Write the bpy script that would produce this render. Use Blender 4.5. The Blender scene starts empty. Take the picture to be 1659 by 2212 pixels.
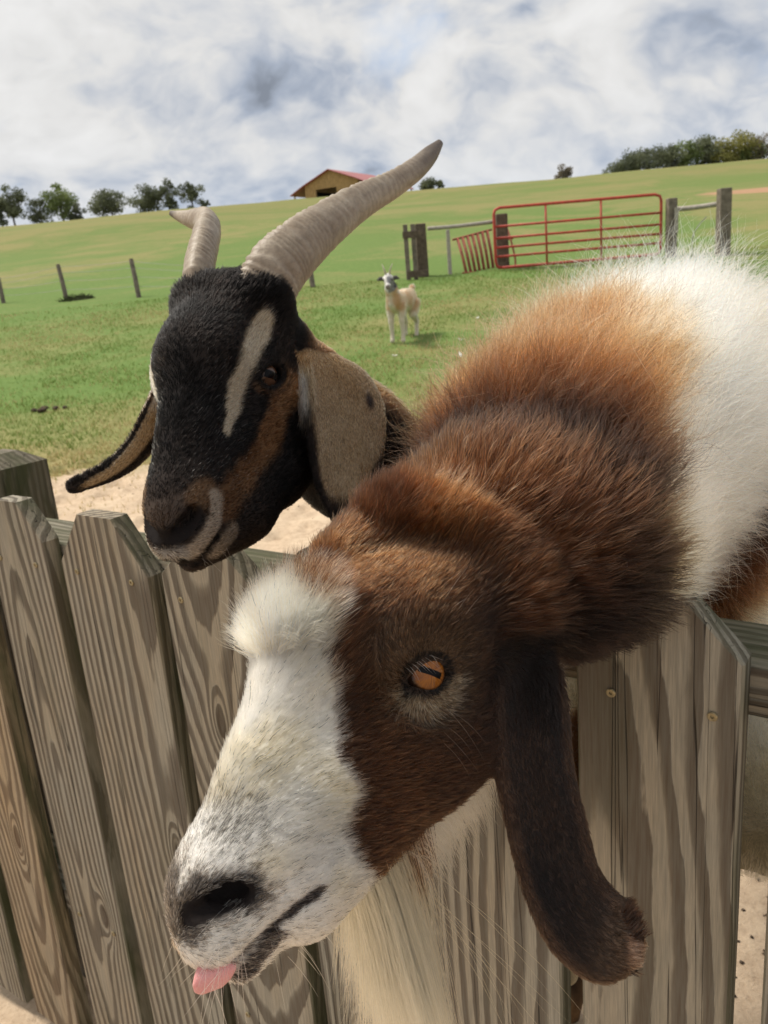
import bpy, math, random
import numpy as np
from mathutils import Matrix, Vector
from mathutils.kdtree import KDTree

FUR = 1.0            # share of the fur strands that is built
rng = np.random.default_rng(7)
random.seed(7)
SC = bpy.context.scene
COL = SC.collection

# ------------------------------------------------------------------ camera, sky, sun, exposure
EYE_H = 1.36
FOC, PW, PH = 1758.0, 1659.0, 2212.0
_th, _ph = math.radians(15.8), math.radians(4.87)
FWD = np.array([0, math.cos(_th), -math.sin(_th)])
_r0 = np.array([1.0, 0, 0]); _u0 = np.array([0, math.sin(_th), math.cos(_th)])
RGT = math.cos(_ph)*_r0 - math.sin(_ph)*_u0
UPV = math.cos(_ph)*_u0 + math.sin(_ph)*_r0
CAM = np.array([0, 0, EYE_H])

def ray(px, py):
    return FWD + RGT*((px-PW/2)/FOC) - UPV*((py-PH/2)/FOC)
def at(px, py, d):
    """world point seen at photo position px, py at depth d metres"""
    return CAM + ray(px, py)*d

cam_d = bpy.data.cameras.new('camera'); cam = bpy.data.objects.new('camera', cam_d); COL.objects.link(cam)
m = np.eye(4); m[:3, 0] = RGT; m[:3, 1] = UPV; m[:3, 2] = -FWD; m[:3, 3] = CAM
cam.matrix_world = Matrix(m.tolist())
cam_d.sensor_fit = 'VERTICAL'; cam_d.sensor_height = 24.0; cam_d.sensor_width = 18.0
cam_d.lens = 24.0*FOC/PH
cam_d.clip_start = 0.02; cam_d.clip_end = 3000
cam_d.dof.use_dof = True; cam_d.dof.focus_distance = 0.54
cam_d.dof.aperture_fstop = cam_d.lens/1000/0.0015
SC.camera = cam
SC.render.resolution_x, SC.render.resolution_y = 768, 1024
SC.render.engine = 'CYCLES'
SC.cycles.use_denoising = True
SC.cycles.max_bounces = 8; SC.cycles.transparent_max_bounces = 8
SC.cycles.sample_clamp_indirect = 6
SC.view_settings.view_transform = 'Standard'; SC.view_settings.look = 'None'
SC.view_settings.exposure = 0.46; SC.view_settings.gamma = 1.0
SC.view_settings.use_curve_mapping = False

SUN_EL, SUN_AZ = 58.0, -62.0      # azimuth from +Y towards +X
sun_d = bpy.data.lights.new('sun', 'SUN'); sun_d.energy = 3.3; sun_d.angle = math.radians(14)
sun_d.color = (1.0, 0.93, 0.83)
sun = bpy.data.objects.new('sun', sun_d); COL.objects.link(sun)
_el, _az = math.radians(SUN_EL), math.radians(SUN_AZ)
SUNV = np.array([math.cos(_el)*math.sin(_az), math.cos(_el)*math.cos(_az), math.sin(_el)])
sun.rotation_euler = Vector((-SUNV).tolist()).to_track_quat('-Z', 'Y').to_euler()

# ---- node helper
class NT:
    def __init__(s, tree): s.t = tree; tree.nodes.clear()
    def n(s, kind, props=None, **ins):
        nd = s.t.nodes.new(kind)
        for k, v in (props or {}).items(): setattr(nd, k, v)
        for k, v in ins.items():
            key = k.replace('_', ' ')
            sock = nd.inputs[int(k[1:])] if k[0] == 'i' and k[1:].isdigit() else nd.inputs[key]
            if isinstance(v, bpy.types.NodeSocket): s.t.links.new(v, sock)
            else: sock.default_value = v
        return nd
    def math(s, op, a, b=0.0, c=0.0, clamp=False):
        nd = s.n('ShaderNodeMath', {'operation': op, 'use_clamp': clamp}, i0=a, i1=b, i2=c); return nd.outputs[0]
    def vmath(s, op, a, b=None, **k):
        nd = s.n('ShaderNodeVectorMath', {'operation': op}, i0=a)
        if b is not None:
            if isinstance(b, bpy.types.NodeSocket): s.t.links.new(b, nd.inputs[1])
            else: nd.inputs[1].default_value = b
        if 'scale' in k:
            sc = k['scale']
            if isinstance(sc, bpy.types.NodeSocket): s.t.links.new(sc, nd.inputs['Scale'])
            else: nd.inputs['Scale'].default_value = sc
        return nd.outputs[0] if op not in ('LENGTH', 'DOT_PRODUCT', 'DISTANCE') else nd.outputs['Value']
    def noise(s, vec, scale, detail=4, rough=0.5, dist=0.0, lac=2.0, dims='3D'):
        nd = s.n('ShaderNodeTexNoise', {'noise_dimensions': dims}, Vector=vec, Scale=scale, Detail=detail, Roughness=rough, Distortion=dist, Lacunarity=lac)
        return nd.outputs[0]
    def mix(s, f, a, b, blend='MIX'):
        nd = s.n('ShaderNodeMix', {'data_type': 'RGBA', 'blend_type': blend})
        for sock, v in ((nd.inputs[0], f), (nd.inputs[6], a), (nd.inputs[7], b)):
            if isinstance(v, bpy.types.NodeSocket): s.t.links.new(v, sock)
            else: sock.default_value = v if not isinstance(v, tuple) or len(v) == 4 else (*v, 1)
        return nd.outputs[2]
    def ramp(s, f, stops, interp='LINEAR'):
        nd = s.n('ShaderNodeValToRGB', None, Fac=f); r = nd.color_ramp; r.interpolation = interp
        while len(r.elements) < len(stops): r.elements.new(0.5)
        for e, (p, c) in zip(r.elements, stops):
            e.position = p; e.color = (c, c, c, 1) if isinstance(c, (int, float)) else (*c, 1)
        return nd.outputs[0]
    def maprange(s, v, a, b, c=0.0, d=1.0, smooth=False):
        nd = s.n('ShaderNodeMapRange', {'interpolation_type': 'SMOOTHSTEP' if smooth else 'LINEAR'}, i0=v, i1=a, i2=b, i3=c, i4=d)
        return nd.outputs[0]
    def sep(s, v): return s.n('ShaderNodeSeparateXYZ', None, i0=v).outputs
    def comb(s, x, y, z): return s.n('ShaderNodeCombineXYZ', None, i0=x, i1=y, i2=z).outputs[0]

def new_mat(name):
    mt = bpy.data.materials.new(name); mt.use_nodes = True
    return mt, NT(mt.node_tree)
def finish(mt, t, color, rough=0.7, bump=None, bump_d=0.002, spec=0.3, bump_s=1.0, **extra):
    b = t.n('ShaderNodeBsdfPrincipled', None)
    for k, v in [('Base Color', color), ('Roughness', rough), ('Specular IOR Level', spec)] + list(extra.items()):
        if isinstance(v, bpy.types.NodeSocket): t.t.links.new(v, b.inputs[k])
        else: b.inputs[k].default_value = (*v, 1) if isinstance(v, tuple) and len(v) == 3 and 'Radius' not in k else v
    if bump is not None:
        bn = t.n('ShaderNodeBump', None, Height=bump, Distance=bump_d, Strength=bump_s)
        t.t.links.new(bn.outputs[0], b.inputs['Normal'])
    o = t.n('ShaderNodeOutputMaterial', None); t.t.links.new(b.outputs[0], o.inputs[0])
    return mt
def flat_mat(name, color, rough=0.6, spec=0.3, var=0.15, scale=30, **extra):
    mt, t = new_mat(name)
    co = t.n('ShaderNodeTexCoord').outputs['Object']
    nz = t.noise(co, scale, 5, 0.6)
    c = t.mix(t.maprange(nz, 0.3, 0.7), tuple(max(0, x*(1-var)) for x in color), tuple(x*(1+var) for x in color))
    return finish(mt, t, c, rough, nz, 0.002, spec, 0.3, **extra)

# ---- sky: Nishita sky behind broken cloud
def make_world():
    w = bpy.data.worlds.new('World'); SC.world = w; w.use_nodes = True
    t = NT(w.node_tree)
    sky = t.n('ShaderNodeTexSky', {'sky_type': 'NISHITA', 'sun_disc': False, 'sun_elevation': _el, 'sun_rotation': _az})
    d = t.n('ShaderNodeTexCoord').outputs['Generated']
    x, y, z = t.sep(d)
    den = t.math('ADD', t.math('MAXIMUM', z, 0.0), 0.75)
    p = t.comb(t.math('DIVIDE', x, den), t.math('DIVIDE', y, den), t.math('MULTIPLY', z, 1.1))
    p = t.vmath('ADD', t.vmath('SCALE', p, scale=1.45), SKY_OFF)
    wv = t.n('ShaderNodeTexNoise', None, Vector=p, Scale=2.2, Detail=4.0).outputs['Color']
    p2 = t.vmath('ADD', p, t.vmath('SCALE', t.vmath('SUBTRACT', wv, (0.5, 0.5, 0.5)), scale=0.30))
    def dens(v):
        a = t.noise(v, 2.1, 8, 0.52)
        b = t.math('ABSOLUTE', t.math('SUBTRACT', t.noise(v, 4.3, 3, 0.5), .5))      # billows: rounded heads with creases between
        c = t.math('ABSOLUTE', t.math('SUBTRACT', t.noise(v, 10.5, 3, 0.55), .5))
        return t.math('ADD', a, t.math('ADD', t.math('MULTIPLY', b, .55), t.math('MULTIPLY', c, .22)))
    n0 = dens(p2); n1 = dens(t.vmath('ADD', p2, (-.045, .035, .075)))
    big = t.noise(p, 1.05, 2, 0.5)
    lit = t.math('SUBTRACT', n0, n1)                        # bright where the cloud thins out towards the sun
    cover = t.maprange(t.math('ADD', n0, t.math('MULTIPLY', big, .55)), .46, .74, 0, 1, True)
    body = t.math('ADD', t.maprange(big, .40, .68, .86, .62, True), t.maprange(n0, .50, .95, .08, -.20))
    v = t.math('ADD', body, t.math('MULTIPLY', lit, 2.3))
    sunw = t.math('MULTIPLY', t.maprange(t.vmath('DOT_PRODUCT', d, tuple(SUNV)), .15, .85, 0, 1, True), .30)
    v = t.math('MAXIMUM', t.math('ADD', t.math('MULTIPLY', t.math('SUBTRACT', t.math('ADD', v, sunw), .86), 1.45), .86), .25)
    v = t.math('MULTIPLY', t.math('SUBTRACT', 1.0, t.math('POWER', 2.718, t.math('MULTIPLY', v, -1.6))), 1.05)     # thick cloud stops getting brighter
    tint = t.mix(t.maprange(v, .56, .84), (.78, .88, 1.06), (1.0, .995, .985))
    cl = t.vmath('SCALE', tint, scale=t.math('MULTIPLY', v, SKY_CLOUD))
    blue = t.mix(.80, sky.outputs[0], (4.6, 5.4, 6.7))
    c = t.mix(t.math('ADD', t.math('MULTIPLY', cover, .9), .1), blue, cl)
    c = t.mix(t.math('MULTIPLY', t.maprange(z, 0.0, 0.20, 1.0, 0.0, True), .35), c, (4.4, 5.2, 6.4))
    bg = t.n('ShaderNodeBackground', None, Color=c, Strength=0.1)
    o = t.n('ShaderNodeOutputWorld'); t.t.links.new(bg.outputs[0], o.inputs[0])
SKY_CLOUD = 6.6
SKY_OFF = (9.2, 7.03, 2.49)
make_world()
# ------------------------------------------------------------------ object helpers
def tag(o, label=None, cat=None, group=None, kind=None):
    if label: o['label'] = label
    if cat: o['category'] = cat
    if group: o['group'] = group
    if kind: o['kind'] = kind
    return o
def empty(name, loc=(0, 0, 0), rz=0.0):
    o = bpy.data.objects.new(name, None); COL.objects.link(o)
    o.location = [float(v) for v in loc]; o.rotation_euler = (0, 0, rz); o.empty_display_size = 0.1
    return o
def link(name, me, mat=None, parent=None, loc=None, world=True):
    o = bpy.data.objects.new(name, me); COL.objects.link(o)
    if mat is not None and not me.materials: me.materials.append(mat)
    if parent is not None:
        o.parent = parent
        if world:      # mesh data is in world coordinates
            o.matrix_parent_inverse = parent_matrix(parent).inverted()
    if loc is not None: o.location = [float(v) for v in loc]
    return o
def parent_matrix(p):
    mm = Matrix.LocRotScale(p.location, p.rotation_euler.to_quaternion(), p.scale)
    if p.parent is not None: mm = parent_matrix(p.parent) @ p.matrix_parent_inverse @ mm
    return mm
def mesh_np(name, V, F, smooth=True):
    """V (n,3); F (m,k) array or list of tuples"""
    V = np.asarray(V, np.float32)
    me = bpy.data.meshes.new(name)
    if isinstance(F, np.ndarray):
        k = F.shape[1]; m_ = len(F)
        me.vertices.add(len(V)); me.vertices.foreach_set('co', V.ravel())
        me.loops.add(m_*k); me.loops.foreach_set('vertex_index', F.astype(np.int32).ravel())
        me.polygons.add(m_); me.polygons.foreach_set('loop_start', np.arange(0, m_*k, k, dtype=np.int32))
        me.update(calc_edges=True)
    else:
        me.from_pydata(V.tolist(), [], F); me.update()
    if smooth: me.polygons.foreach_set('use_smooth', np.ones(len(me.polygons), bool))
    return me
class MB:
    """collects boxes, tubes and prisms into one mesh"""
    def __init__(s): s.V = []; s.F = []
    def add(s, V, F):
        o = len(s.V); s.V += [tuple(map(float, v)) for v in V]; s.F += [tuple(i+o for i in f) for f in F]
    def box(s, c, size, M=None, taper=1.0, bevel=0.0):
        hx, hy, hz = [v/2 for v in size]
        if bevel > 0:
            b = bevel; V = []; F = []
            ring = [(-hx+b, -hy), (hx-b, -hy), (hx, -hy+b), (hx, hy-b), (hx-b, hy), (-hx+b, hy), (-hx, hy-b), (-hx, -hy+b)]
            ins = [(x*(hx-b)/hx, y*(hy-b)/hy) for x, y in ring]
            for z, rr in ((-hz, ring), (hz-b, ring), (hz, ins)):
                V += [(x*(taper if z > 0 else 1), y*(taper if z > 0 else 1), z) for x, y in rr]
            for k in range(2):
                for i in range(8): F.append((k*8+i, k*8+(i+1) % 8, k*8+8+(i+1) % 8, k*8+8+i))
            F.append(tuple(range(16, 24))); F.append(tuple(reversed(range(8))))
        else:
            V = [(-hx, -hy, -hz), (hx, -hy, -hz), (hx, hy, -hz), (-hx, hy, -hz)]
            V += [(x*taper, y*taper, hz) for x, y, _ in V[:4]]
            F = [(0, 3, 2, 1), (4, 5, 6, 7), (0, 1, 5, 4), (1, 2, 6, 5), (2, 3, 7, 6), (3, 0, 4, 7)]
        V = np.array(V, float)
        if M is not None: V = V@np.asarray(M).T
        s.add(V+np.asarray(c, float), F); return s
    def tube(s, pts, r, n=8, cap=True):
        pts = np.asarray(pts, float); m_ = len(pts)
        rr = np.full(m_, r) if np.isscalar(r) else np.asarray(r, float)
        tg = np.gradient(pts, axis=0); tg /= np.linalg.norm(tg, axis=1)[:, None]+1e-12
        up = np.array([0, 0, 1.0]) if abs(tg[0][2]) < 0.9 else np.array([1.0, 0, 0])
        V = []; a = np.linspace(0, 2*np.pi, n, endpoint=False)
        x = np.cross(up, tg[0])
        for i in range(m_):
            x = x-tg[i]*(x@tg[i]); x /= np.linalg.norm(x); y = np.cross(tg[i], x)
            V += list(pts[i]+rr[i]*(np.cos(a)[:, None]*x+np.sin(a)[:, None]*y))
        F = [(k*n+i, k*n+(i+1) % n, (k+1)*n+(i+1) % n, (k+1)*n+i) for k in range(m_-1) for i in range(n)]
        if cap: F += [tuple(reversed(range(n))), tuple(range((m_-1)*n, m_*n))]
        s.add(V, F); return s
    def ball(s, c, r, n=10, squash=(1, 1, 1)):
        V = []; F = []
        for i in range(n+1):
            ph = math.pi*i/n
            for j in range(2*n):
                a = math.pi*j/n
                V.append((c[0]+r*squash[0]*math.sin(ph)*math.cos(a), c[1]+r*squash[1]*math.sin(ph)*math.sin(a), c[2]+r*squash[2]*math.cos(ph)))
        m_ = 2*n
        for i in range(n):
            for j in range(m_): F.append((i*m_+j, (i+1)*m_+j, (i+1)*m_+(j+1) % m_, i*m_+(j+1) % m_))
        s.add(V, F); return s
    def build(s, name, mat, parent=None, smooth=True, world=True):
        return link(name, mesh_np(name, np.array(s.V), s.F, smooth), mat, parent, world=world)

# ---- noise
def _hash(ix, iy, iz, seed):
    h = (ix.astype(np.int64)*374761393+iy.astype(np.int64)*668265263+iz.astype(np.int64)*2147483647+seed*974634777) & 0xffffffff
    h = ((h ^ (h >> 13))*1274126177) & 0xffffffff
    return ((h ^ (h >> 16)) & 0xffff)/65535.0
def vnoise(P, scale, seed=0, octs=1):
    P = np.asarray(P, float)*scale; out = 0; amp = 1; tot = 0
    for o in range(octs):
        Q = P*(2**o)+o*17.3; I = np.floor(Q).astype(np.int64); f = Q-I; f = f*f*(3-2*f); v = 0
        for dx in (0, 1):
            for dy in (0, 1):
                for dz in (0, 1):
                    w = (f[..., 0] if dx else 1-f[..., 0])*(f[..., 1] if dy else 1-f[..., 1])*(f[..., 2] if dz else 1-f[..., 2])
                    v = v+w*_hash(I[..., 0]+dx, I[..., 1]+dy, I[..., 2]+dz, seed+o)
        out = out+amp*v; tot += amp; amp *= 0.5
    return out/tot            # 0..1
def vnoise3(P, scale, seed=0, octs=1):
    return np.stack([vnoise(P, scale, seed+i*31, octs)-0.5 for i in range(3)], -1)*2
def sstep(a, b, x):
    u = np.clip((x-a)/(b-a), 0, 1); return u*u*(3-2*u)
def unit(v): return v/(np.linalg.norm(v, axis=-1, keepdims=True)+1e-12)
def catmull(P, n):
    P = np.asarray(P, float); m_ = len(P); Q = np.vstack([2*P[0]-P[1], P, 2*P[-1]-P[-2]])
    ts = np.linspace(0, m_-1, n); out = []
    for t in ts:
        i = min(int(t), m_-2); f = t-i; a, b, c, d = Q[i:i+4]
        out.append(0.5*(2*b+(c-a)*f+(2*a-5*b+4*c-d)*f*f+(3*b-a-3*c+d)*f**3))
    return np.array(out)

# ---- signed distance field on a rectilinear grid, meshed with surface nets
class Field:
    def __init__(s, xs, ys, zs):
        s.ax = [np.asarray(a, np.float32) for a in (xs, ys, zs)]
        s.D = np.full([len(a) for a in s.ax], 0.06, np.float32)
    def region(s, c, r):
        sl = [slice(max(0, np.searchsorted(a, c[i]-r)-1), np.searchsorted(a, c[i]+r)+1) for i, a in enumerate(s.ax)]
        return tuple(sl)
    def pts(s, sl):
        return np.meshgrid(*[s.ax[i][sl[i]] for i in range(3)], indexing='ij', sparse=True)
    def merge(s, sl, d, k, op):
        A = s.D[sl]
        if op == 'sub':
            d = -d; h = np.maximum(k-np.abs(A-d), 0)/k; s.D[sl] = np.maximum(A, d)+h*h*k*0.25
        else:
            h = np.maximum(k-np.abs(A-d), 0)/k; s.D[sl] = np.minimum(A, d)-h*h*k*0.25
    def ell(s, c, rad, M=None, k=0.02, op='add'):
        """ellipsoid: world centre, radii, columns of M are its axes"""
        R_ = max(rad)+k+0.012; sl = s.region(c, R_)
        if 0 in s.D[sl].shape: return
        X, Y, Z = s.pts(sl); X = X-np.float32(c[0]); Y = Y-np.float32(c[1]); Z = Z-np.float32(c[2])
        M = np.eye(3) if M is None else M
        k0 = 0; k1 = 0
        for i in range(3):
            q = (X*np.float32(M[0, i])+Y*np.float32(M[1, i])+Z*np.float32(M[2, i]))/np.float32(rad[i])
            k0 = k0+q*q; k1 = k1+(q/np.float32(rad[i]))**2
        k0 = np.sqrt(k0); k1 = np.sqrt(k1)+1e-9
        s.merge(sl, k0*(k0-1)/k1, k, op)
    def cone(s, a, b, ra, rb, k=0.02, op='add', flat=None):
        a = np.asarray(a, float); b = np.asarray(b, float); c = (a+b)/2; R_ = np.linalg.norm(b-a)/2+max(ra, rb)+k+0.012
        sl = s.region(c, R_)
        if 0 in s.D[sl].shape: return
        X, Y, Z = s.pts(sl); d = b-a; L2 = d@d
        x, y, z = X-np.float32(a[0]), Y-np.float32(a[1]), Z-np.float32(a[2])
        t = np.clip((x*np.float32(d[0])+y*np.float32(d[1])+z*np.float32(d[2]))/np.float32(L2), 0, 1)
        e = np.sqrt((x-t*np.float32(d[0]))**2+(y-t*np.float32(d[1]))**2+(z-t*np.float32(d[2]))**2)
        s.merge(sl, e-(ra+(rb-ra)*t), k, op)
    def chain(s, P, r, k=0.02, op='add'):
        for i in range(len(P)-1): s.cone(P[i], P[i+1], r[i], r[i+1], k, op)
    def sheet(s, P, r, k=0.012):
        """union of many small balls (an ear's sheet), then blended in"""
        P = np.asarray(P); lo = P.min(0)-0.03; hi = P.max(0)+0.03
        sl = tuple(slice(max(0, np.searchsorted(a, lo[i])-1), np.searchsorted(a, hi[i])+1) for i, a in enumerate(s.ax))
        ax = [s.ax[i][sl[i]] for i in range(3)]; E = np.full([len(a) for a in ax], 0.02, np.float32)
        rr = np.full(len(P), r) if np.isscalar(r) else r
        for p, q in zip(P, rr):
            R_ = q+0.011
            ss = tuple(slice(np.searchsorted(ax[i], p[i]-R_), np.searchsorted(ax[i], p[i]+R_)) for i in range(3))
            B = E[ss]
            if 0 in B.shape: continue
            d = np.sqrt((ax[0][ss[0]][:, None, None]-p[0])**2+(ax[1][ss[1]][None, :, None]-p[1])**2+(ax[2][ss[2]][None, None, :]-p[2])**2)-q
            kk = 0.005; h = np.maximum(kk-np.abs(B-d), 0)/kk
            np.copyto(B, np.minimum(B, d)-h*h*kk*0.25)
        s.merge(sl, E, k, 'add')
    def mesh(s, relax=6):
        D = s.D; ins = D < 0
        cs = [ins[:-1, :-1, :-1], ins[1:, :-1, :-1], ins[:-1, 1:, :-1], ins[1:, 1:, :-1], ins[:-1, :-1, 1:], ins[1:, :-1, 1:], ins[:-1, 1:, 1:], ins[1:, 1:, 1:]]
        anyi = cs[0].copy(); alli = cs[0].copy()
        for c in cs[1:]: anyi |= c; alli &= c
        act = np.argwhere(anyi & ~alli)
        idx = np.full(anyi.shape, -1, np.int32); idx[tuple(act.T)] = np.arange(len(act))
        i, j, k = act.T
        val = np.stack([D[i+dx, j+dy, k+dz] for dz in (0, 1) for dy in (0, 1) for dx in (0, 1)], 1)
        cor = np.array([(dx, dy, dz) for dz in (0, 1) for dy in (0, 1) for dx in (0, 1)], float)
        edges = [(0, 1), (2, 3), (4, 5), (6, 7), (0, 2), (1, 3), (4, 6), (5, 7), (0, 4), (1, 5), (2, 6), (3, 7)]
        acc = np.zeros((len(act), 3)); cnt = np.zeros(len(act))
        for a, b in edges:
            va, vb = val[:, a], val[:, b]; cr = (va < 0) != (vb < 0)
            t = np.where(cr, va/np.where(cr, va-vb, 1), 0)
            acc += np.where(cr[:, None], cor[a]+(cor[b]-cor[a])*t[:, None], 0); cnt += cr
        f = acc/cnt[:, None]
        V = np.stack([s.ax[q][act[:, q]]*(1-f[:, q])+s.ax[q][act[:, q]+1]*f[:, q] for q in range(3)], 1)
        Fs = []
        for q in range(3):
            a, b = (q+1) % 3, (q+2) % 3
            lo = [slice(None)]*3; hi = [slice(None)]*3; lo[q] = slice(0, -1); hi[q] = slice(1, None)
            x = ins[tuple(lo)] != ins[tuple(hi)]
            e = np.argwhere(x); e = e[(e[:, a] > 0) & (e[:, b] > 0) & (e[:, a] < D.shape[a]-1) & (e[:, b] < D.shape[b]-1)]
            def g(da, db):
                c = e.copy(); c[:, a] += da; c[:, b] += db; return idx[tuple(c.T)]
            Q = np.stack([g(-1, -1), g(0, -1), g(0, 0), g(-1, 0)], 1)
            fl = ~ins[tuple(e.T)]
            Q[fl] = Q[fl][:, ::-1]; Fs.append(Q)
        F = np.vstack(Fs); F = F[(F >= 0).all(1)]
        E_ = np.vstack([F[:, [0, 1]], F[:, [1, 2]], F[:, [2, 3]], F[:, [3, 0]]])
        deg = np.bincount(E_[:, 0], minlength=len(V))+np.bincount(E_[:, 1], minlength=len(V))
        for it in range(relax):
            S = np.zeros_like(V)
            for q in range(3):
                S[:, q] = np.bincount(E_[:, 0], V[E_[:, 1], q], len(V))+np.bincount(E_[:, 1], V[E_[:, 0], q], len(V))
            L = S/np.maximum(deg, 1)[:, None]-V
            V = V+L*(0.5 if it % 2 == 0 else -0.45)
        return V, F
def axis(lo, hi, fine, h, H):
    """grid coordinates: spacing h inside the fine span, growing to H outside"""
    a, b = fine; mid = list(np.arange(a, b, h)); up = []; x, st = b, h
    while x < hi: up.append(x); st = min(st*1.12, H); x += st
    dn = []; x, st = a-h, h
    while x > lo: dn.append(x); st = min(st*1.12, H); x -= st
    return np.array(dn[::-1]+mid+up)
def vnormals(V, F):
    n = np.cross(V[F[:, 2]]-V[F[:, 0]], V[F[:, 3]]-V[F[:, 1]]); N = np.zeros_like(V)
    for c in range(4):
        for q in range(3): N[:, q] += np.bincount(F[:, c], n[:, q], len(V))
    return unit(N)
def set_colors(me, C):
    at_ = me.color_attributes.new('col', 'FLOAT_COLOR', 'POINT')
    at_.data.foreach_set('color', np.concatenate([C, np.ones((len(C), 1))], 1).astype(np.float32).ravel())

# ---- fur: real strands rooted on the skin mesh
def scatter(V, F, N, density, n):
    """n root points with probability area x density(points); returns positions, normals"""
    cen = V[F].mean(1); ar = np.linalg.norm(np.cross(V[F[:, 2]]-V[F[:, 0]], V[F[:, 3]]-V[F[:, 1]]), axis=1)*0.5
    w = ar*density(cen, unit(N[F].mean(1))); w /= w.sum()
    f = rng.choice(len(F), n, p=w); u = rng.random((n, 1)); v = rng.random((n, 1)); q = F[f]
    bl = lambda A: (A[q[:, 0]]*(1-u)+A[q[:, 1]]*u)*(1-v)+(A[q[:, 3]]*(1-u)+A[q[:, 2]]*u)*v
    return bl(V), unit(bl(N))
def strands(P, N, flow, length, lift, seg=5, curl=0.0, jitter=0.15, gravity=0.0, clump=0.0, clump_n=14, wave=0.0):
    """control points (n, seg, 3) of strands that leave along the normal and lie down along flow"""
    n = len(P); L = np.asarray(length).reshape(-1, 1); lf = np.asarray(lift).reshape(-1, 1) if not np.isscalar(lift) else np.full((n, 1), lift)
    T = unit(flow-N*(flow*N).sum(1, keepdims=True))
    rnd = rng.normal(size=(n, 3))*jitter
    d0 = unit(N*(lf+0.25)+T*(1-lf)+rnd*0.6); d1 = unit(N*lf*0.75+T*(1-lf*0.55)+rnd*1.2); d1 = d1+np.array([0, 0, -1.0])*gravity
    B = unit(np.cross(T, N)); ph = rng.random((n, 1))*6.28; out = []
    for i in range(seg):
        t = i/(seg-1)
        p = P+L*(d0*(t-0.5*t*t)+d1*0.5*t*t)*1.0
        if wave: p = p+B*(L*wave*t*np.sin(ph+t*5.5))+N*(L*wave*0.6*t*np.cos(ph*1.7+t*4.5))
        out.append(p)
    S = np.stack(out, 1)
    if np.max(clump) > 0 and n > 50:
        g = rng.choice(n, max(4, n//clump_n), replace=False); kd = KDTree(len(g))
        for i, j in enumerate(g): kd.insert(P[j].tolist(), i)
        kd.balance(); near = np.array([g[kd.find(p)[1]] for p in P.tolist()])
        tt = (np.linspace(0, 1, seg)**1.5)[None, :, None]
        c = np.asarray(clump).reshape(-1, 1, 1) if not np.isscalar(clump) else clump
        S = S+(S[near]-P[near][:, None]+P[near][:, None]*0.6+P[:, None]*0.4-S)*tt*c
    return S
def hair_object(name, S_list, C_list, r_list, mat, parent):
    """S (n,seg,3), C (n,seg,3), r root radius; one Curves object"""
    hc = bpy.data.hair_curves.new(name); sizes = []; P = []; C = []; Rr = []
    for S, Cc, r in zip(S_list, C_list, r_list):
        n, sg = S.shape[:2]; sizes += [sg]*n; P.append(S.reshape(-1, 3))
        C.append(np.broadcast_to(Cc, (n, sg, 3)).reshape(-1, 3))
        prof = np.interp(np.linspace(0, 1, sg), [0, 0.15, 0.6, 1], [0.8, 1.0, 0.8, 0.12])
        rr = (np.asarray(r).reshape(-1, 1) if not np.isscalar(r) else np.full((n, 1), r))*prof[None]
        Rr.append(rr.reshape(-1))
    hc.add_curves(sizes)
    P = np.concatenate(P).astype(np.float32); C = np.concatenate(C).astype(np.float32)
    hc.points.foreach_set('position', P.ravel()); hc.points.foreach_set('radius', np.concatenate(Rr).astype(np.float32))
    a = hc.attributes.new('col', 'FLOAT_COLOR', 'POINT')
    a.data.foreach_set('color', np.concatenate([C, np.ones((len(C), 1), np.float32)], 1).ravel())
    hc.materials.append(mat)
    o = bpy.data.objects.new(name, hc); COL.objects.link(o); o.parent = parent
    o.matrix_parent_inverse = parent_matrix(parent).inverted()
    o['kind'] = 'stuff'
    return o
# ------------------------------------------------------------------ fur materials
def hair_mat(name, rough=.38, ior=1.32):
    mt, t = new_mat(name)
    c = t.n('ShaderNodeAttribute', {'attribute_name': 'col'}).outputs['Color']
    b = t.n('ShaderNodeBsdfHairPrincipled', {'parametrization': 'COLOR'}, Color=c, Roughness=rough)
    b.inputs['IOR'].default_value = ior; b.inputs['Radial Roughness'].default_value = .45; b.inputs['Random Roughness'].default_value = .2
    o = t.n('ShaderNodeOutputMaterial', None); t.t.links.new(b.outputs[0], o.inputs[0])
    return mt
def skin_mat(name, rough=.6):
    mt, t = new_mat(name)
    c = t.n('ShaderNodeAttribute', {'attribute_name': 'col'}).outputs['Color']
    nz = t.noise(t.n('ShaderNodeTexCoord').outputs['Object'], 420, 3, .6)
    c = t.mix(t.maprange(nz, .3, .7, 0, .35), c, (.02, .015, .012))
    return finish(mt, t, c, .8, nz, .0008, .08, .6)
FURM = hair_mat('fur_strand'); SKINM = skin_mat('goat_skin')
def hair_rgb(C):
    """coat colour to strand colour: many strands scatter into each other, so dark coats need darker strands"""
    C = np.clip(C, .003, .93); lu = C.max(-1, keepdims=True); k = sstep(.26, .62, lu)
    D = lu*(C/lu)**1.38*lu**.85*1.0
    return D*(1-k)+C*k
def mixc(a, b, f):
    f = np.asarray(f)[..., None] if np.ndim(f) else f
    return np.asarray(a)*(1-f)+np.asarray(b)*f
def pol_dist(P, L):
    d = np.full(len(P), 9.0)
    L = np.asarray(L)
    for a, b in zip(L[:-1], L[1:]):
        ab = b-a; t = np.clip(((P-a)@ab)/(ab@ab), 0, 1); d = np.minimum(d, np.linalg.norm(P-a-t[:, None]*ab, axis=1))
    return d
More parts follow.
